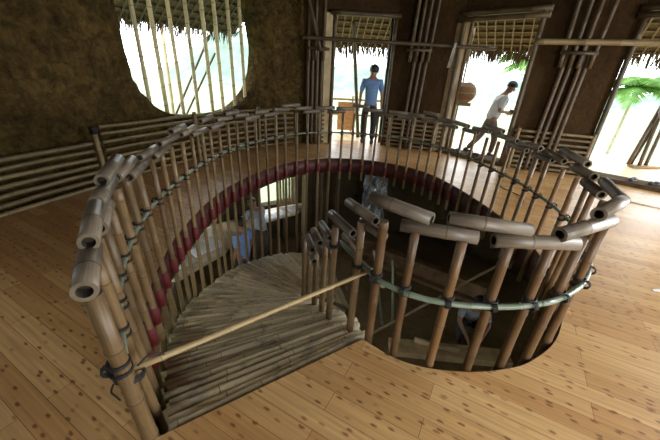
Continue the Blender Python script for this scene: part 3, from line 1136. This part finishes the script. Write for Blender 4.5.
for px, py in ((137, 97), (160, 111), (176, 115), (191, 112), (205, 109), (218, 102), (228, 95), (240, 92), (250, 80)):
    s_ = wall_hit(px, py)
    p = loff(s_, -.2)
    ss = min(max((s_ - WS0) / WA, -.98), .98)
    hz = WB * sqrt(1 - ss * ss)
    b = MB(); b.bamboo([V((p.x, p.y, WZ0 - hz - .28)), V((p.x, p.y, WZ0 + hz + .1))], .031 * rnd.uniform(.9, 1.1), node=.3, n=10)
    b.build('bar', B_WIN, wg)

# ---------------------------------------------------------------- eaves outside
def eave(label, A, B, out_d=1.35, zin=2.93, zout=2.10, fringe=.40, lat=None):
    A, B = V(A), V(B)
    t = (B - A).normalized(); L = (B - A).length
    n_ = V((-t.y, t.x, 0))
    th = thing('thatched_eave', label, 'roof eave', tuple((A + B) / 2 + n_ * .6 + V((0, 0, 2.4))))
    def pt(x, d, z=0):
        return A + t * x + n_ * (.28 + out_d * d) + V((0, 0, zin + (zout - zin) * d + z))
    b = MB()
    k = len(b.v)
    for zz in (.09, .22):
        for x, d in ((0, 0), (L, 0), (L, 1.04), (0, 1.04)):
            b.v.append(tuple(pt(x, d, zz)))
    for q in ((0, 1, 2, 3), (7, 6, 5, 4), (0, 4, 5, 1), (1, 5, 6, 2), (2, 6, 7, 3), (3, 7, 4, 0)):
        b.face([k + i for i in q], 0, None, False)
    b.build('thatch', THATCH, th)
    b = MB()
    nx = max(int(L / .17), 3)
    for i in range(nx + 1):
        x = L * i / nx
        b.sweep([pt(x, 0, .02), pt(x, 1, .02)], [.017, .014], 6)
    b.build('rafters', lat or B_SLAT, th)
    b = MB()
    for j in range(8):
        d = .06 + j * .13
        b.sweep([pt(0, d, .06), pt(L, d, .06)], [.02, .02], 6)
    b.build('battens', lat or B_SLAT, th)
    b = MB()
    m_ = int(L * 150)
    for i in range(m_):
        x = L * rnd.random(); d = rnd.uniform(.9, 1.06)
        p = pt(x, d, .10)
        ln = fringe * rnd.uniform(.55, 1.15) * (1 + .3 * noise.noise(V((x * 2.5, L, 0))))
        w_ = rnd.uniform(.005, .012)
        dx = V((rnd.uniform(-.06, .06), rnd.uniform(-.06, .06), 0)) + n_ * .05
        a = len(b.v)
        b.v += [tuple(p - t * w_), tuple(p + t * w_ + n_ * .004), tuple(p + dx * .5 + t * w_ * .8 + V((0, 0, -ln * .55))), tuple(p + dx - t * .001 + V((0, 0, -ln))), tuple(p + dx * .5 - t * w_ + V((0, 0, -ln * .55)))]
        b.face((a, a + 1, a + 2, a + 3, a + 4), 0, None, False)
    b.build('straw_fringe', THATCH, th)['kind'] = 'stuff'
    return th


eave('thatched eave with straw fringe outside the doorway of the man in blue', V((-1.1, 7.75, 0)), V((1.75, 7.95, 0)))
eave('thatched eave with lattice underside outside the middle doorway', V((1.85, 7.95, 0)), V((4.3, 6.45, 0)))
eave('thatched eave with straw fringe outside the right doorway', V((4.5, 6.4, 0)), V((7.3, 4.6, 0)))
eave('thatched eave outside the oval window', V((-4.2, 3.3, 0)), V((-1.2, 7.7, 0)), out_d=1.3, zin=3.0, zout=2.16, fringe=.26, lat=B_DARK)

# ---------------------------------------------------------------- outside the oval window
def prop(name, label, cat, p0, p1, r=.03, mats=B_SLAT, group=None):
    b = MB(); b.bamboo([V(p0), V(p1)], r, r * .85, node=.4, n=9)
    return tag(b.build(name, mats, loc=tuple(p0)), label, cat, group)


prop('prop_pole', 'longer of the two thin leaning poles outside the oval window', 'pole', (-5.83, 8.2, -2.62), (-2.98, 8.2, 2.15), .03, B_DARK)
prop('prop_pole', 'shorter of the two thin leaning poles outside the oval window', 'pole', (-5.73, 8.45, -2.62), (-2.98, 8.45, 1.8), .03, B_DARK)
prop('eave_post', 'upright bamboo eave post seen behind the leftmost window bars', 'post', (-4.15, 8.1, -2.62), (-4.0, 8.1, 2.3), .045, B_WIN)

# ---------------------------------------------------------------- on the veranda
prop('prop_pole', 'dark pole leaning outside the doorway beside the man in blue', 'pole', (.62, 8.4, 0), (.30, 8.55, 2.6), .05, B_DARK)
prop('eave_post', 'pale eave post just right of the man in blue', 'post', (1.42, 8.35, 0), (1.45, 8.4, 2.5), .035, B_PALE)
vr = thing('veranda_railing', 'low bamboo railing with a brown board beyond the man in blue', 'railing', (.5, 9.2, 0))
for z in (.45, .85):
    b = MB(); b.bamboo([V((-.6, 9.2, z)), V((1.9, 9.3, z))], .03, node=.4, n=8); b.build('bar', B_PALE, vr)
for x in (-.5, .45, 1.3):
    b = MB(); b.bamboo([V((x, 9.22, 0)), V((x, 9.22, .95))], .03, node=.4, n=8); b.build('post', B_PALE, vr)
b = MB(); b.box((.3, 9.1, .42), (.5, .03, .75)); b.build('board', plain('orange_board', (.42, .22, .08), .6), vr)

sp = thing('basket_stand', 'upright post with a round basket seat beside the middle doorway', 'stand', (2.67, 7.62, 0))
for dx in (0, .12):
    b = MB(); b.bamboo([V((2.65 + dx, 7.62, 0)), V((2.67 + dx, 7.64, 2.5))], .022, node=.35, n=8); b.build('post', B_PALE, sp)
b = MB(); b.box((2.83, 7.56, 1.02), (.36, .16, .07), rz=-.2); b.build('shelf', WOODB, sp)
bk = thing('round_basket', 'round brown basket on the small shelf in the middle doorway', 'basket', (2.83, 7.56, 1.055))
b = MB()
prof = [(0, .09), (.03, .15), (.11, .215), (.2, .235), (.29, .215), (.37, .15), (.41, .08), (.415, .01)]
b.sweep([V((2.83, 7.56 - .06 + .6 * 0, 1.06 + z)) for z, _ in prof], [r_ for _, r_ in prof], 14, None, 0, 0)
b.build('body', plain('brown_basket', (.24, .13, .06), .8, nscale=40), bk)
b = MB()
for z, r_ in ((.06, .182), (.2, .237), (.33, .19)):
    b.ring((2.83, 7.50, 1.06 + z), (0, 0, 1), r_, .007, n=18, k=5)
b.build('rim_hoops', B_PALE, bk)

tp = thing('pole_tripod', 'tripod of leaning bamboo poles on a flat base outside the right doorway', 'stand', (6.7, 6.75, 0))
for (a, c) in (((6.32, 6.70, .055), (6.60, 6.80, 1.95)), ((6.44, 6.77, .055), (6.66, 6.74, 1.95)), ((6.54, 6.67, .055), (6.44, 6.70, 1.95)), ((6.72, 6.72, .055), (6.78, 6.86, 1.95))):
    b = MB(); b.bamboo([V(a), V(c)], .036, .03, node=.35, n=9); b.build('pole', B_DARK, tp)
b = MB(); b.box((6.7, 6.72, .03), (.62, .16, .05), rz=.05); b.build('base_board', WOODB, tp)
b = MB(); b.ball((6.48, 6.52, 1.22), (.19, .15, .25), 12, 8); b.ball((6.55, 6.50, 1.46), (.14, .12, .15), 12, 8)
tag(b.build('sack', plain('grey_sack', (.16, .14, .13), .85, nscale=12), loc=(6.5, 6.52, .97)), 'grey bundle hung on the pole tripod outside the right doorway', 'bundle')

# palms
def palm(label, base, top, nf, fl, seed, trunk_r=.07, droop=1.0):
    rr = random.Random(seed)
    base, top = V(base), V(top)
    th = thing('palm_tree', label, 'tree', tuple(base))
    b = MB(); b.sweep(catmull([base, base.lerp(top, .5) + V((.08, 0, 0)), top], 6), [trunk_r * (1 - .03 * k) for k in range(13)], 8); b.build('trunk', plain('palm_trunk', (.33, .30, .20), .8), th)
    lm = PALM
    for k in range(nf):
        a = 2 * pi * (k + rr.random() * .6) / nf
        el = rr.uniform(.25, 1.15)
        d = V((cos(a), sin(a), 0))
        L = fl * rr.uniform(.8, 1.15)
        pts = []
        for q in range(13):
            f = q / 12
            pts.append(top + d * L * f * cos(el * (1 - .2 * f)) + V((0, 0, L * (sin(el) * f - droop * .75 * f * f))))
        b = MB(); b.sweep(pts, [.018 * (1 - f / 14) for f in range(13)], 5)
        for q in range(1, 48):
            f = q / 48
            i = min(int(f * 12), 11); p = pts[i].lerp(pts[i + 1], f * 12 - i)
            tg = (pts[i + 1] - pts[i]).normalized()
            sd = tg.cross(V((0, 0, 1))).normalized()
            for s_ in (-1, 1):
                ln = fl * .34 * sin(pi * min(1, .12 + f * .88)) * rr.uniform(.8, 1.1) + .05
                e = p + (sd * s_ * .8 + tg * .55 + V((0, 0, -.25 - .2 * rr.random()))).normalized() * ln
                mdd = p.lerp(e, .4) + V((0, 0, .03))
                w_ = tg * .022
                n0 = len(b.v)
                b.v += [tuple(p - w_ * .6), tuple(p + w_ * .6), tuple(mdd + w_), tuple(e), tuple(mdd - w_)]
                b.face((n0, n0 + 1, n0 + 2, n0 + 3, n0 + 4), 0, None, False)
        b.build('frond', lm, th)
    return th


PALM, _nt, _N, _L, _b = newmat('palm_leaf')
_nz = node(_nt, 'ShaderNodeTexNoise', Scale=3.0, Detail=2.0)
_L.new(mapping(_nt, 'Object'), _nz.inputs['Vector'])
_c = ramp(_nt, _nz.outputs[0], [(.3, (.07, .19, .025)), (.7, (.17, .33, .06))])
_L.new(_c, _b.inputs['Base Color'])
_tr = _nt.nodes.new('ShaderNodeBsdfTranslucent'); _L.new(_c, _tr.inputs[0])
_ms = _nt.nodes.new('ShaderNodeMixShader'); _ms.inputs[0].default_value = .5
_out = [q for q in _nt.nodes if q.type == 'OUTPUT_MATERIAL'][0]
_L.new(_b.outputs[0], _ms.inputs[1]); _L.new(_tr.outputs[0], _ms.inputs[2]); _L.new(_ms.outputs[0], _out.inputs[0])
palm('young palm with bright feathery fronds outside the right doorway', (8.6, 10.2, -2.62), (9.1, 10.5, 1.45), 13, 1.45, 3, .06)
palm('palm whose bright fronds hang in the top corner of the middle doorway', (7.5, 14.0, -2.62), (7.3, 13.6, 2.1), 11, 1.6, 5, .08)

# small things on the boards
def shoe(mb, c, rz, L=.25):
    M = Matrix.Rotation(rz, 3, 'Z'); c = V(c)
    mb.ball(c + V((0, 0, .012)), (L * .5, .045, .012), 14, 6, rot=M)
    mb.ball(c + M @ V((.05, 0, .035)), (.075, .042, .03), 12, 7, rot=M)
    mb.ball(c + M @ V((-.07, 0, .035)), (.05, .036, .032), 12, 7, rot=M)


SHOE = plain('dark_shoe', (.025, .024, .028), .5)
for lab, c, rz in (('dark shoe on the right doorway sill, left one of the two', (5.30, 5.40, .07), .5), ('dark shoe on the right doorway sill, right one of the two', (5.52, 5.22, .07), .2),
                   ('dark shoe on the boards beside the end of the wide brown wall', (5.0, 5.82, .0), .1),
                   ('dark shoe on the sill of the middle doorway nearest its left jamb', (2.72, 7.02, .07), .5), ('dark shoe on the sill of the middle doorway behind the walking man', (3.0, 6.72, .07), -.6)):
    b = MB(); shoe(b, (0, 0, 0), rz)
    o = b.build('shoe', SHOE); o.location = c
    tag(o, lab, 'shoe', 'shoes by the doorways')
b = MB(); b.v += [(-.035, -.012, .002), (.03, -.02, .004), (.04, .012, .012), (-.02, .018, .003), (-.04, .0, .009)]; b.face((0, 1, 2, 3, 4), 0, None, False)
o = b.build('paper_scrap', WHITE); o.location = (2.87, 2.24, 0); tag(o, 'white paper scrap on the bright boards at the right edge', 'paper')
sm_ = o.modifiers.new('Solidify', 'SOLIDIFY'); sm_.thickness = .002; sm_.offset = 1
b = MB(); b.sweep(catmull([V((4.45, 4.55, .008)), V((4.6, 4.42, .008)), V((4.75, 4.3, .008)), V((5.0, 4.15, .008))], 5), [.008] * 16, 6)
tag(b.build('white_cord', WHITE, loc=(4.7, 4.35, 0)), 'short white cord lying on the boards near the right edge', 'cord')
b = MB(); b.sweep(catmull([V((3.2, 6.0, .006)), V((3.0, 5.4, .006)), V((2.75, 4.9, .006)), V((2.85, 4.4, .006)), V((2.6, 4.0, .006))], 6), [.006] * 25, 6)
tag(b.build('cable', CORD, loc=(2.9, 5, 0)), 'thin dark cable on the boards behind the right side of the balustrade', 'cable')

# ---------------------------------------------------------------- lower storey furnishings
ct = thing('counter', 'long curved counter along the lower wall seen between the stair balusters', 'counter', (-2.2, 5.2, LOWZ))
cp_in = [at(177, 280, -1.5), at(200, 266, -1.5), at(225, 252, -1.5), V((-1.84, 5.5, -1.5)), at(263, 222, -1.5), at(280, 217, -1.5), at(297, 213, -1.5)]
cp_out = [V((-3.45, 4.1, 0)), V((-3.12, 4.75, 0)), V((-2.8, 5.4, 0)), V((-2.3, 6.0, 0)), V((-1.75, 6.62, 0)), V((-1.2, 7.0, 0)), V((-.6, 7.4, 0))]
b = MB()
for p in cp_in: b.v.append((p.x, p.y, -1.5))
for p in cp_out: b.v.append((p.x, p.y, -1.5))
for p in cp_in: b.v.append((p.x, p.y, -1.55))
for p in cp_out: b.v.append((p.x, p.y, -1.55))
for i in range(6):
    b.face((i, i + 1, 8 + i, 7 + i), 0, None, False); b.face((14 + i, 21 + i, 22 + i, 15 + i), 0, None, False)
    b.face((i, 14 + i, 15 + i, i + 1), 0, None, False); b.face((7 + i, 8 + i, 22 + i, 21 + i), 0, None, False)
b.face((0, 7, 21, 14), 0, None, False); b.face((6, 20, 27, 13), 0, None, False)
b.build('top', plain('pale_counter', (.50, .40, .25), .4, nscale=6), ct)
for x, y in ((-2.45, 4.1), (-1.75, 5.5), (-1.0, 6.7)):
    b = MB(); b.bamboo([V((x - .12, y + .1, LOWZ)), V((x - .12, y + .1, -1.55))], .04, node=.35); b.build('leg', B_DARK, ct)


def sheet(label, c, sx, sy, rz):
    b = MB(); M = Matrix.Rotation(rz, 3, 'Z')
    for i in range(5):
        for j in range(4):
            q = M @ V(((i / 4 - .5) * sx, (j / 3 - .5) * sy, 0))
            b.v.append((q.x, q.y, .006 + .012 * abs(noise.noise(V((i * .9, j * .9, c[0]))))))
    for i in range(4):
        for j in range(3):
            a = i * 4 + j
            b.face((a, a + 4, a + 5, a + 1))
    o = b.build('paper_sheet', WHITE); o.location = c
    s_ = o.modifiers.new('Solidify', 'SOLIDIFY'); s_.thickness = .003
    return tag(o, label, 'paper')


sheet('white paper on the counter left, below the wrapped balusters', (-2.65, 4.3, -1.5), .75, .5, 1.0)
sheet('white paper on the counter behind the two bright slats', (-2.3, 4.95, -1.5), .6, .45, .9)
sheet('white paper on the counter in front of the grey-shirted person', (-1.3, 6.45, -1.5), .65, .42, .75)
sheet('white paper on the counter end near the pale bamboo slats', (-.90, 6.86, -1.5), .28, .26, .6)


def slats(label, A, B, z0, z1, n_, mats=B_PALE):
    A, B = V(A), V(B)
    th = thing('slat_screen', label, 'screen', tuple((A + B) / 2 + V((0, 0, z0))))
    for k in range(n_):
        p = A.lerp(B, (k + .5) / n_)
        b = MB(); b.bamboo([V((p.x, p.y, z0)), V((p.x, p.y, z1))], .5 * (B - A).length / n_ * .78, node=.35, n=8); b.build('slat', mats, th)
    return th


slats('pale upright bamboo slats in the lower window behind the grey-shirted person', (-1.32, 6.92, 0), (-.86, 7.2, 0), -1.47, -.40, 7)
slats('pale upright bamboo slats in the lower window above the left counter papers', (-2.78, 5.42, 0), (-2.38, 5.88, 0), -1.47, -.45, 6)

prop('lower_post', 'pale upright post on the lower floor left of the inner stair rail', 'post', (-.60, 6.35, LOWZ), (-.60, 6.35, -.27), .05, B_PALE)
for lab, x, y in (('dark upright bamboo post below the floor edge, left of the pair', -.25, 6.9), ('dark upright bamboo post below the floor edge, right of the pair', .15, 7.0)):
    prop('lower_post', lab, 'post', (x, y, LOWZ), (x, y, -.27), .05, B_DARK)
b = MB(); b.beam(V((.55, 6.62, -2.17)), V((3.1, 4.9, -2.17)), .16, .30)
tag(b.build('plank', WOODB, loc=(1.7, 5.8, -2.32)), 'broad brown plank on edge across the lower floor', 'plank')
b = MB(); b.beam(V((.5, 6.67, -2.36)), V((3.1, 4.95, -2.36)), .5, .08)
tag(b.build('plank', WOODB, loc=(1.7, 5.8, -2.4)), 'flat board lying under the broad plank on the lower floor', 'plank')
prop('bamboo_pole', 'long thin bamboo pole leaning diagonally up through the opening', 'pole', (.83, 3.94, LOWZ), (2.75, 3.8, -.55), .022, B_SLAT)
prop('bamboo_pole', 'thin greenish pole leaning behind the first near posts, left one of the two', 'pole', (1.02, 4.15, LOWZ), (.70, 4.15, -.9), .022, B_GREEN)
prop('bamboo_pole', 'thin greenish pole leaning behind the first near posts, right one of the two', 'pole', (1.18, 4.05, LOWZ), (1.05, 4.3, -1.15), .02, B_GREEN)
b = MB(); b.beam(V((1.05, 3.62, LOWZ + .06)), V((2.9, 3.5, LOWZ + .06)), .26, .12)
tag(b.build('plank', WOODP, loc=(1.9, 3.6, LOWZ)), 'pale plank low in the pit just beyond the near floor edge', 'plank')
prop('bamboo_log', 'thick short bamboo lying on the pale plank in the pit', 'log', (1.45, 3.68, LOWZ + .17), (2.1, 3.5, LOWZ + .17), .05, B_PALE)
prop('bamboo_stub', 'short upright bamboo stub at the near floor edge in the pit', 'post', (1.58, 3.3, LOWZ), (1.6, 3.3, LOWZ + .5), .045, B_PALE)
# crumpled plastic sheet
b = MB()
for i in range(13):
    for j in range(19):
        x, z = i / 12, j / 18
        b.v.append((.75 + .55 * x + .05 * noise.noise(V((x * 5, z * 6, 2))), 6.95 + .16 * noise.noise(V((x * 6, z * 7, 5))) + .06 * noise.noise(V((x * 17, z * 19, 1))), -1.75 + 1.3 * z))
for i in range(12):
    for j in range(18):
        a = i * 19 + j
        b.face((a, a + 19, a + 20, a + 1), 0, None, False)
o = tag(b.build('plastic_sheet', plain('grey_plastic', (.25, .26, .27), .15, spec=.8), loc=(1.0, 6.95, -1.75)), 'crumpled shiny plastic sheet hanging in the dark below the far floor edge', 'sheet')
s_ = o.modifiers.new('Solidify', 'SOLIDIFY'); s_.thickness = .004

# ---------------------------------------------------------------- people
SKIN = plain('brown_skin', (.27, .135, .075), .5, amp=.08)
HAIR = plain('black_hair', (.012, .011, .012), .5, amp=.3, nscale=60)


def skinned(name, verts, edges, rads, mat, parent, root=0, extra=None, sub=2, smooth=True):
    me = bpy.data.meshes.new(name + '_skeleton')
    me.from_pydata([tuple(v) for v in verts], edges, [])
    o = bpy.data.objects.new(name, me)
    COL.objects.link(o)
    md = o.modifiers.new('Skin', 'SKIN')
    md.use_smooth_shade = True
    for i, r_ in enumerate(rads):
        sv = me.skin_vertices[0].data[i]
        sv.radius = (r_, r_) if not hasattr(r_, '__len__') else r_
        sv.use_root = (i == root)
    sd = o.modifiers.new('Sub', 'SUBSURF'); sd.levels = sub; sd.render_levels = sub
    bpy.context.view_layer.update()
    dg = bpy.context.evaluated_depsgraph_get()
    nm = bpy.data.meshes.new_from_object(o.evaluated_get(dg))
    nm.name = name
    o.modifiers.clear()
    o.data = nm
    bpy.data.meshes.remove(me)
    if extra:
        bm = bmesh.new(); bm.from_mesh(nm)
        for c, r_ in extra:
            res = bmesh.ops.create_uvsphere(bm, u_segments=12, v_segments=9, radius=1.0)
            for v in res['verts']:
                v.co = V((v.co.x * r_[0], v.co.y * r_[1], v.co.z * r_[2])) + V(c)
        bm.to_mesh(nm); bm.free()
    nm.materials.clear(); nm.materials.append(mat)
    for p in nm.polygons: p.use_smooth = True
    o.parent = parent
    return o


def person(label, loc, facing, J, shirt, trousers, hair=True, sleeve=.55, shoes=True, hold=None, tail=.06, sc=1.0, wide=1.0):
    """J: overrides of the standing joints (x right, y forward, z up, metres)"""
    D = dict(pelvis=(0, 0, .88), waist=(0, 0, 1.02), chest=(0, 0, 1.19), uchest=(0, -.01, 1.32), neck=(0, 0, 1.40), head0=(0, .015, 1.455), head1=(0, .02, 1.54),
             shL=(-.165, -.01, 1.335), elL=(-.215, -.03, 1.08), wrL=(-.225, .04, .85), shR=(.165, -.01, 1.335), elR=(.215, -.03, 1.08), wrR=(.225, .04, .85),
             hipL=(-.085, 0, .84), knL=(-.10, .02, .46), anL=(-.10, -.02, .075), hipR=(.085, 0, .84), knR=(.10, .02, .46), anR=(.10, -.02, .075))
    D.update(J)
    D = {k: (v[0] * wide, v[1], v[2]) for k, v in D.items()}
    D = {k: V(v) * sc for k, v in D.items()}
    root = bpy.data.objects.new('person', None)
    root.empty_display_size = .1
    root.location = loc; root.rotation_euler = (0, 0, facing)
    COL.objects.link(root)
    tag(root, label, 'person')
    vs, es, rs = [], [], []
    idx = {}
    def add(k, p, r_, par=None):
        idx[k] = len(vs); vs.append(p); rs.append(r_ * sc)
        if par is not None: es.append((idx[par], idx[k]))
    add('pelvis', D['pelvis'], .12); add('waist', D['waist'], .108, 'pelvis'); add('chest', D['chest'], .122, 'waist'); add('uchest', D['uchest'], .10, 'chest')
    add('neck', D['neck'], .056, 'uchest'); add('head0', D['head0'], .062, 'neck'); add('head1', D['head1'], .094, 'head0')
    up = (D['head1'] - D['head0']).normalized()
    add('head2', D['head1'] + up * .055 * sc, .062, 'head1')
    for S in 'LR':
        add('sh' + S, D['sh' + S], .052, 'uchest'); add('el' + S, D['el' + S], .038, 'sh' + S); add('wr' + S, D['wr' + S], .026, 'el' + S)
        fd = (D['wr' + S] - D['el' + S]).normalized()
        pm = D['wr' + S] + fd * .055 * sc
        add('pm' + S, pm, .030, 'wr' + S)
        side = fd.cross(V((1 if S == 'R' else -1, 0, 0)))
        side = side.normalized() if side.length > .2 else V((0, 1, 0))
        cup = side.cross(fd) * (.35 if S == 'R' else -.35)
        for q, (off, ln) in enumerate(((-.026, .068), (-.009, .078), (.009, .074), (.026, .058))):
            a = pm + side * off * sc + fd * .03 * sc
            m_ = a + (fd + cup * .3).normalized() * ln * .5 * sc
            e = m_ + (fd + cup).normalized() * ln * .5 * sc
            add('f%s%d' % (S, q), a, .0095, 'pm' + S); add('g%s%d' % (S, q), m_, .0085, 'f%s%d' % (S, q)); add('h%s%d' % (S, q), e, .007, 'g%s%d' % (S, q))
        a = pm - side * .03 * sc - fd * .01 * sc
        add('t' + S, a, .011, 'pm' + S); add('u' + S, a + (fd - side * .7).normalized() * .045 * sc, .009, 't' + S)
        add('hip' + S, D['hip' + S], .082, 'pelvis'); add('kn' + S, D['kn' + S], .054, 'hip' + S); add('an' + S, D['an' + S], .036, 'kn' + S)
        add('to' + S, D['an' + S] + V((.01 if S == 'R' else -.01, .13, -.042)) * sc, .032, 'an' + S)
    hd = D['head1']
    fwd = V((0, 1, 0)); fwd = (fwd - up * fwd.dot(up)).normalized(); rt = fwd.cross(up)
    ex = [(hd + fwd * .088 * sc - up * .012 * sc, (.014 * sc, .018 * sc, .022 * sc)), (hd + rt * .083 * sc - up * .01 * sc, (.012 * sc, .02 * sc, .03 * sc)), (hd - rt * .083 * sc - up * .01 * sc, (.012 * sc, .02 * sc, .03 * sc)),
          (hd + fwd * .068 * sc - up * .055 * sc, (.028 * sc, .014 * sc, .008 * sc)), (hd + fwd * .05 * sc - up * .075 * sc, (.035 * sc, .03 * sc, .022 * sc))]
    body = skinned('body', vs, es, rs, SKIN, root, 0, ex)
    b = MB()
    for s_ in (-1, 1):
        b.ball(hd + fwd * .078 * sc + rt * .032 * s_ * sc + up * .012 * sc, .011 * sc, 8, 6)
    ORG[root] = V((0, 0, 0))
    b.build('eyes', plain('dark_eye', (.03, .025, .02), .3), root)
    # hair cap
    b = MB()
    hc = hd - fwd * .012 * sc + up * .028 * sc
    n1, n2 = 18, 9
    for i in range(n2 + 1):
        for k in range(n1):
            a = 2 * pi * k / n1
            back = .5 - .5 * sin(a)
            thm = 1.2 + 1.2 * back
            th_ = thm * i / n2
            rr = .107 * sc * (1 + .03 * noise.noise(V((k * .7, i * .7, 3))))
            b.v.append(tuple(hc + (rt * cos(a) * sin(th_) * .93 + fwd * sin(a) * sin(th_) * 1.05 + up * cos(th_) * .93) * rr))
    for i in range(n2):
        for k in range(n1):
            k2 = (k + 1) % n1
            b.face((i * n1 + k, (i + 1) * n1 + k, (i + 1) * n1 + k2, i * n1 + k2))
    b.build('hair', HAIR, root)
    # shirt
    hem = D['pelvis'] + (D['pelvis'] - D['waist']).normalized() * (.02 + tail) * sc
    v2 = [hem, D['waist'], D['chest'], D['uchest'], D['uchest'].lerp(D['neck'], .55)]
    r2 = [.148, .135, .145, .118, .062]
    e2 = [(0, 1), (1, 2), (2, 3), (3, 4)]
    for S in 'LR':
        i = len(v2)
        v2 += [D['sh' + S], D['sh' + S].lerp(D['el' + S], .5), D['sh' + S].lerp(D['el' + S], sleeve * 1.6 if sleeve > .6 else .85)]
        r2 += [.066, .058, .055]
        e2 += [(3, i), (i, i + 1), (i + 1, i + 2)]
    skinned('shirt', v2, e2, [q * sc * wide for q in r2], shirt, root)
    v3 = [D['waist'].lerp(D['pelvis'], .6), D['pelvis']]
    r3 = [.135, .146]; e3 = [(0, 1)]
    for S in 'LR':
        i = len(v3)
        v3 += [D['hip' + S], D['kn' + S], D['kn' + S].lerp(D['an' + S], .93)]
        r3 += [.098, .074, .058]
        e3 += [(1, i), (i, i + 1), (i + 1, i + 2)]
    skinned('trousers', v3, e3, [q * sc for q in r3], trousers, root)
    if shoes:
        for S in 'LR':
            b = MB()
            c = D['an' + S] + V((0, .05, -.035)) * sc
            b.ball(c, (.045 * sc, .135 * sc, .04 * sc), 12, 8)
            b.ball(D['an' + S] + V((0, -.01, .0)) * sc, (.043 * sc, .055 * sc, .06 * sc), 10, 7)
            b.build('shoe', SHOE, root)
    return root


BLUE = plain('blue_shirt', (.13, .22, .40), .8, amp=.12)
person('man in a light blue shirt and dark trousers, back turned, in the far doorway', (.78, 7.6, 0), R(-8),
       dict(anL=(-.11, .05, .075), knL=(-.11, .05, .46), head0=(.0, .02, 1.455), head1=(.01, .03, 1.54)), BLUE, plain('dark_trousers', (.018, .018, .022), .8), sc=1.04, wide=1.06)
person('man in a pale shirt walking outside the middle doorway, looking down at his hands', (3.32, 7.0, 0), R(-97),
       dict(pelvis=(0, 0, .86), waist=(0, .03, .99), chest=(0, .08, 1.16), uchest=(0, .11, 1.28), neck=(0, .15, 1.375), head0=(0, .19, 1.435), head1=(0, .24, 1.505),
            shL=(-.16, .11, 1.29), elL=(-.20, .06, 1.03), wrL=(-.07, .28, .99), shR=(.16, .11, 1.29), elR=(.20, .04, 1.03), wrR=(.07, .27, 1.01),
            hipL=(-.085, 0, .82), knL=(-.10, -.12, .45), anL=(-.10, -.36, .10), hipR=(.085, .0, .82), knR=(.10, .14, .45), anR=(.10, .12, .075)),
       plain('pale_grey_shirt', (.62, .62, .62), .8, amp=.08), plain('khaki_trousers', (.15, .12, .09), .8), sc=.95, wide=1.05)
b = MB()
b.box((3.705, 6.955, .97), (.07, .14, .08), rz=.1); b.sweep([V((3.73, 6.95, .97)), V((3.79, 6.945, .97))], [.032, .03], 12, None, 0, 0)
tag(b.build('camera', plain('black_camera', (.02, .02, .022), .4), loc=(3.72, 6.95, .93)), 'small black camera held in the hands of the walking man', 'camera')
DENIM = plain('blue_jeans', (.05, .075, .12), .85)
person('person in a loose blue shirt standing on the lower floor beside the stair', (-1.56, 4.86, LOWZ), R(65),
       dict(), plain('bright_blue_shirt', (.17, .27, .52), .8, amp=.12), DENIM, sc=.96, tail=.12)
person('person in a grey shirt bending over papers on the lower counter', (-1.44, 5.82, LOWZ), R(38),
       dict(waist=(0, .05, 1.0), chest=(0, .16, 1.12), uchest=(0, .25, 1.21), neck=(0, .33, 1.27), head0=(0, .38, 1.30), head1=(0, .45, 1.34),
            shL=(-.165, .26, 1.22), elL=(-.2, .33, .99), wrL=(-.14, .52, .93), shR=(.165, .26, 1.22), elR=(.2, .33, .99), wrR=(.14, .52, .93)),
       plain('grey_shirt', (.30, .33, .36), .8), plain('brown_trousers', (.07, .05, .035), .85), sc=.98)
person('person crouching on the pit floor behind the near posts at right', (2.42, 4.0, LOWZ), R(165),
       dict(pelvis=(0, -.12, .26), waist=(0, -.10, .40), chest=(0, -.02, .55), uchest=(0, .05, .66), neck=(0, .11, .74), head0=(0, .15, .79), head1=(0, .20, .865),
            shL=(-.165, .06, .67), elL=(-.22, .22, .48), wrL=(-.12, .40, .38), shR=(.165, .06, .67), elR=(.22, .22, .48), wrR=(.12, .40, .38),
            hipL=(-.10, -.08, .25), knL=(-.17, .28, .42), anL=(-.13, .10, .075), hipR=(.10, -.08, .25), knR=(.17, .28, .42), anR=(.13, .10, .075)),
       plain('pale_work_shirt', (.26, .27, .29), .8), plain('dark_work_trousers', (.03, .035, .04), .85))
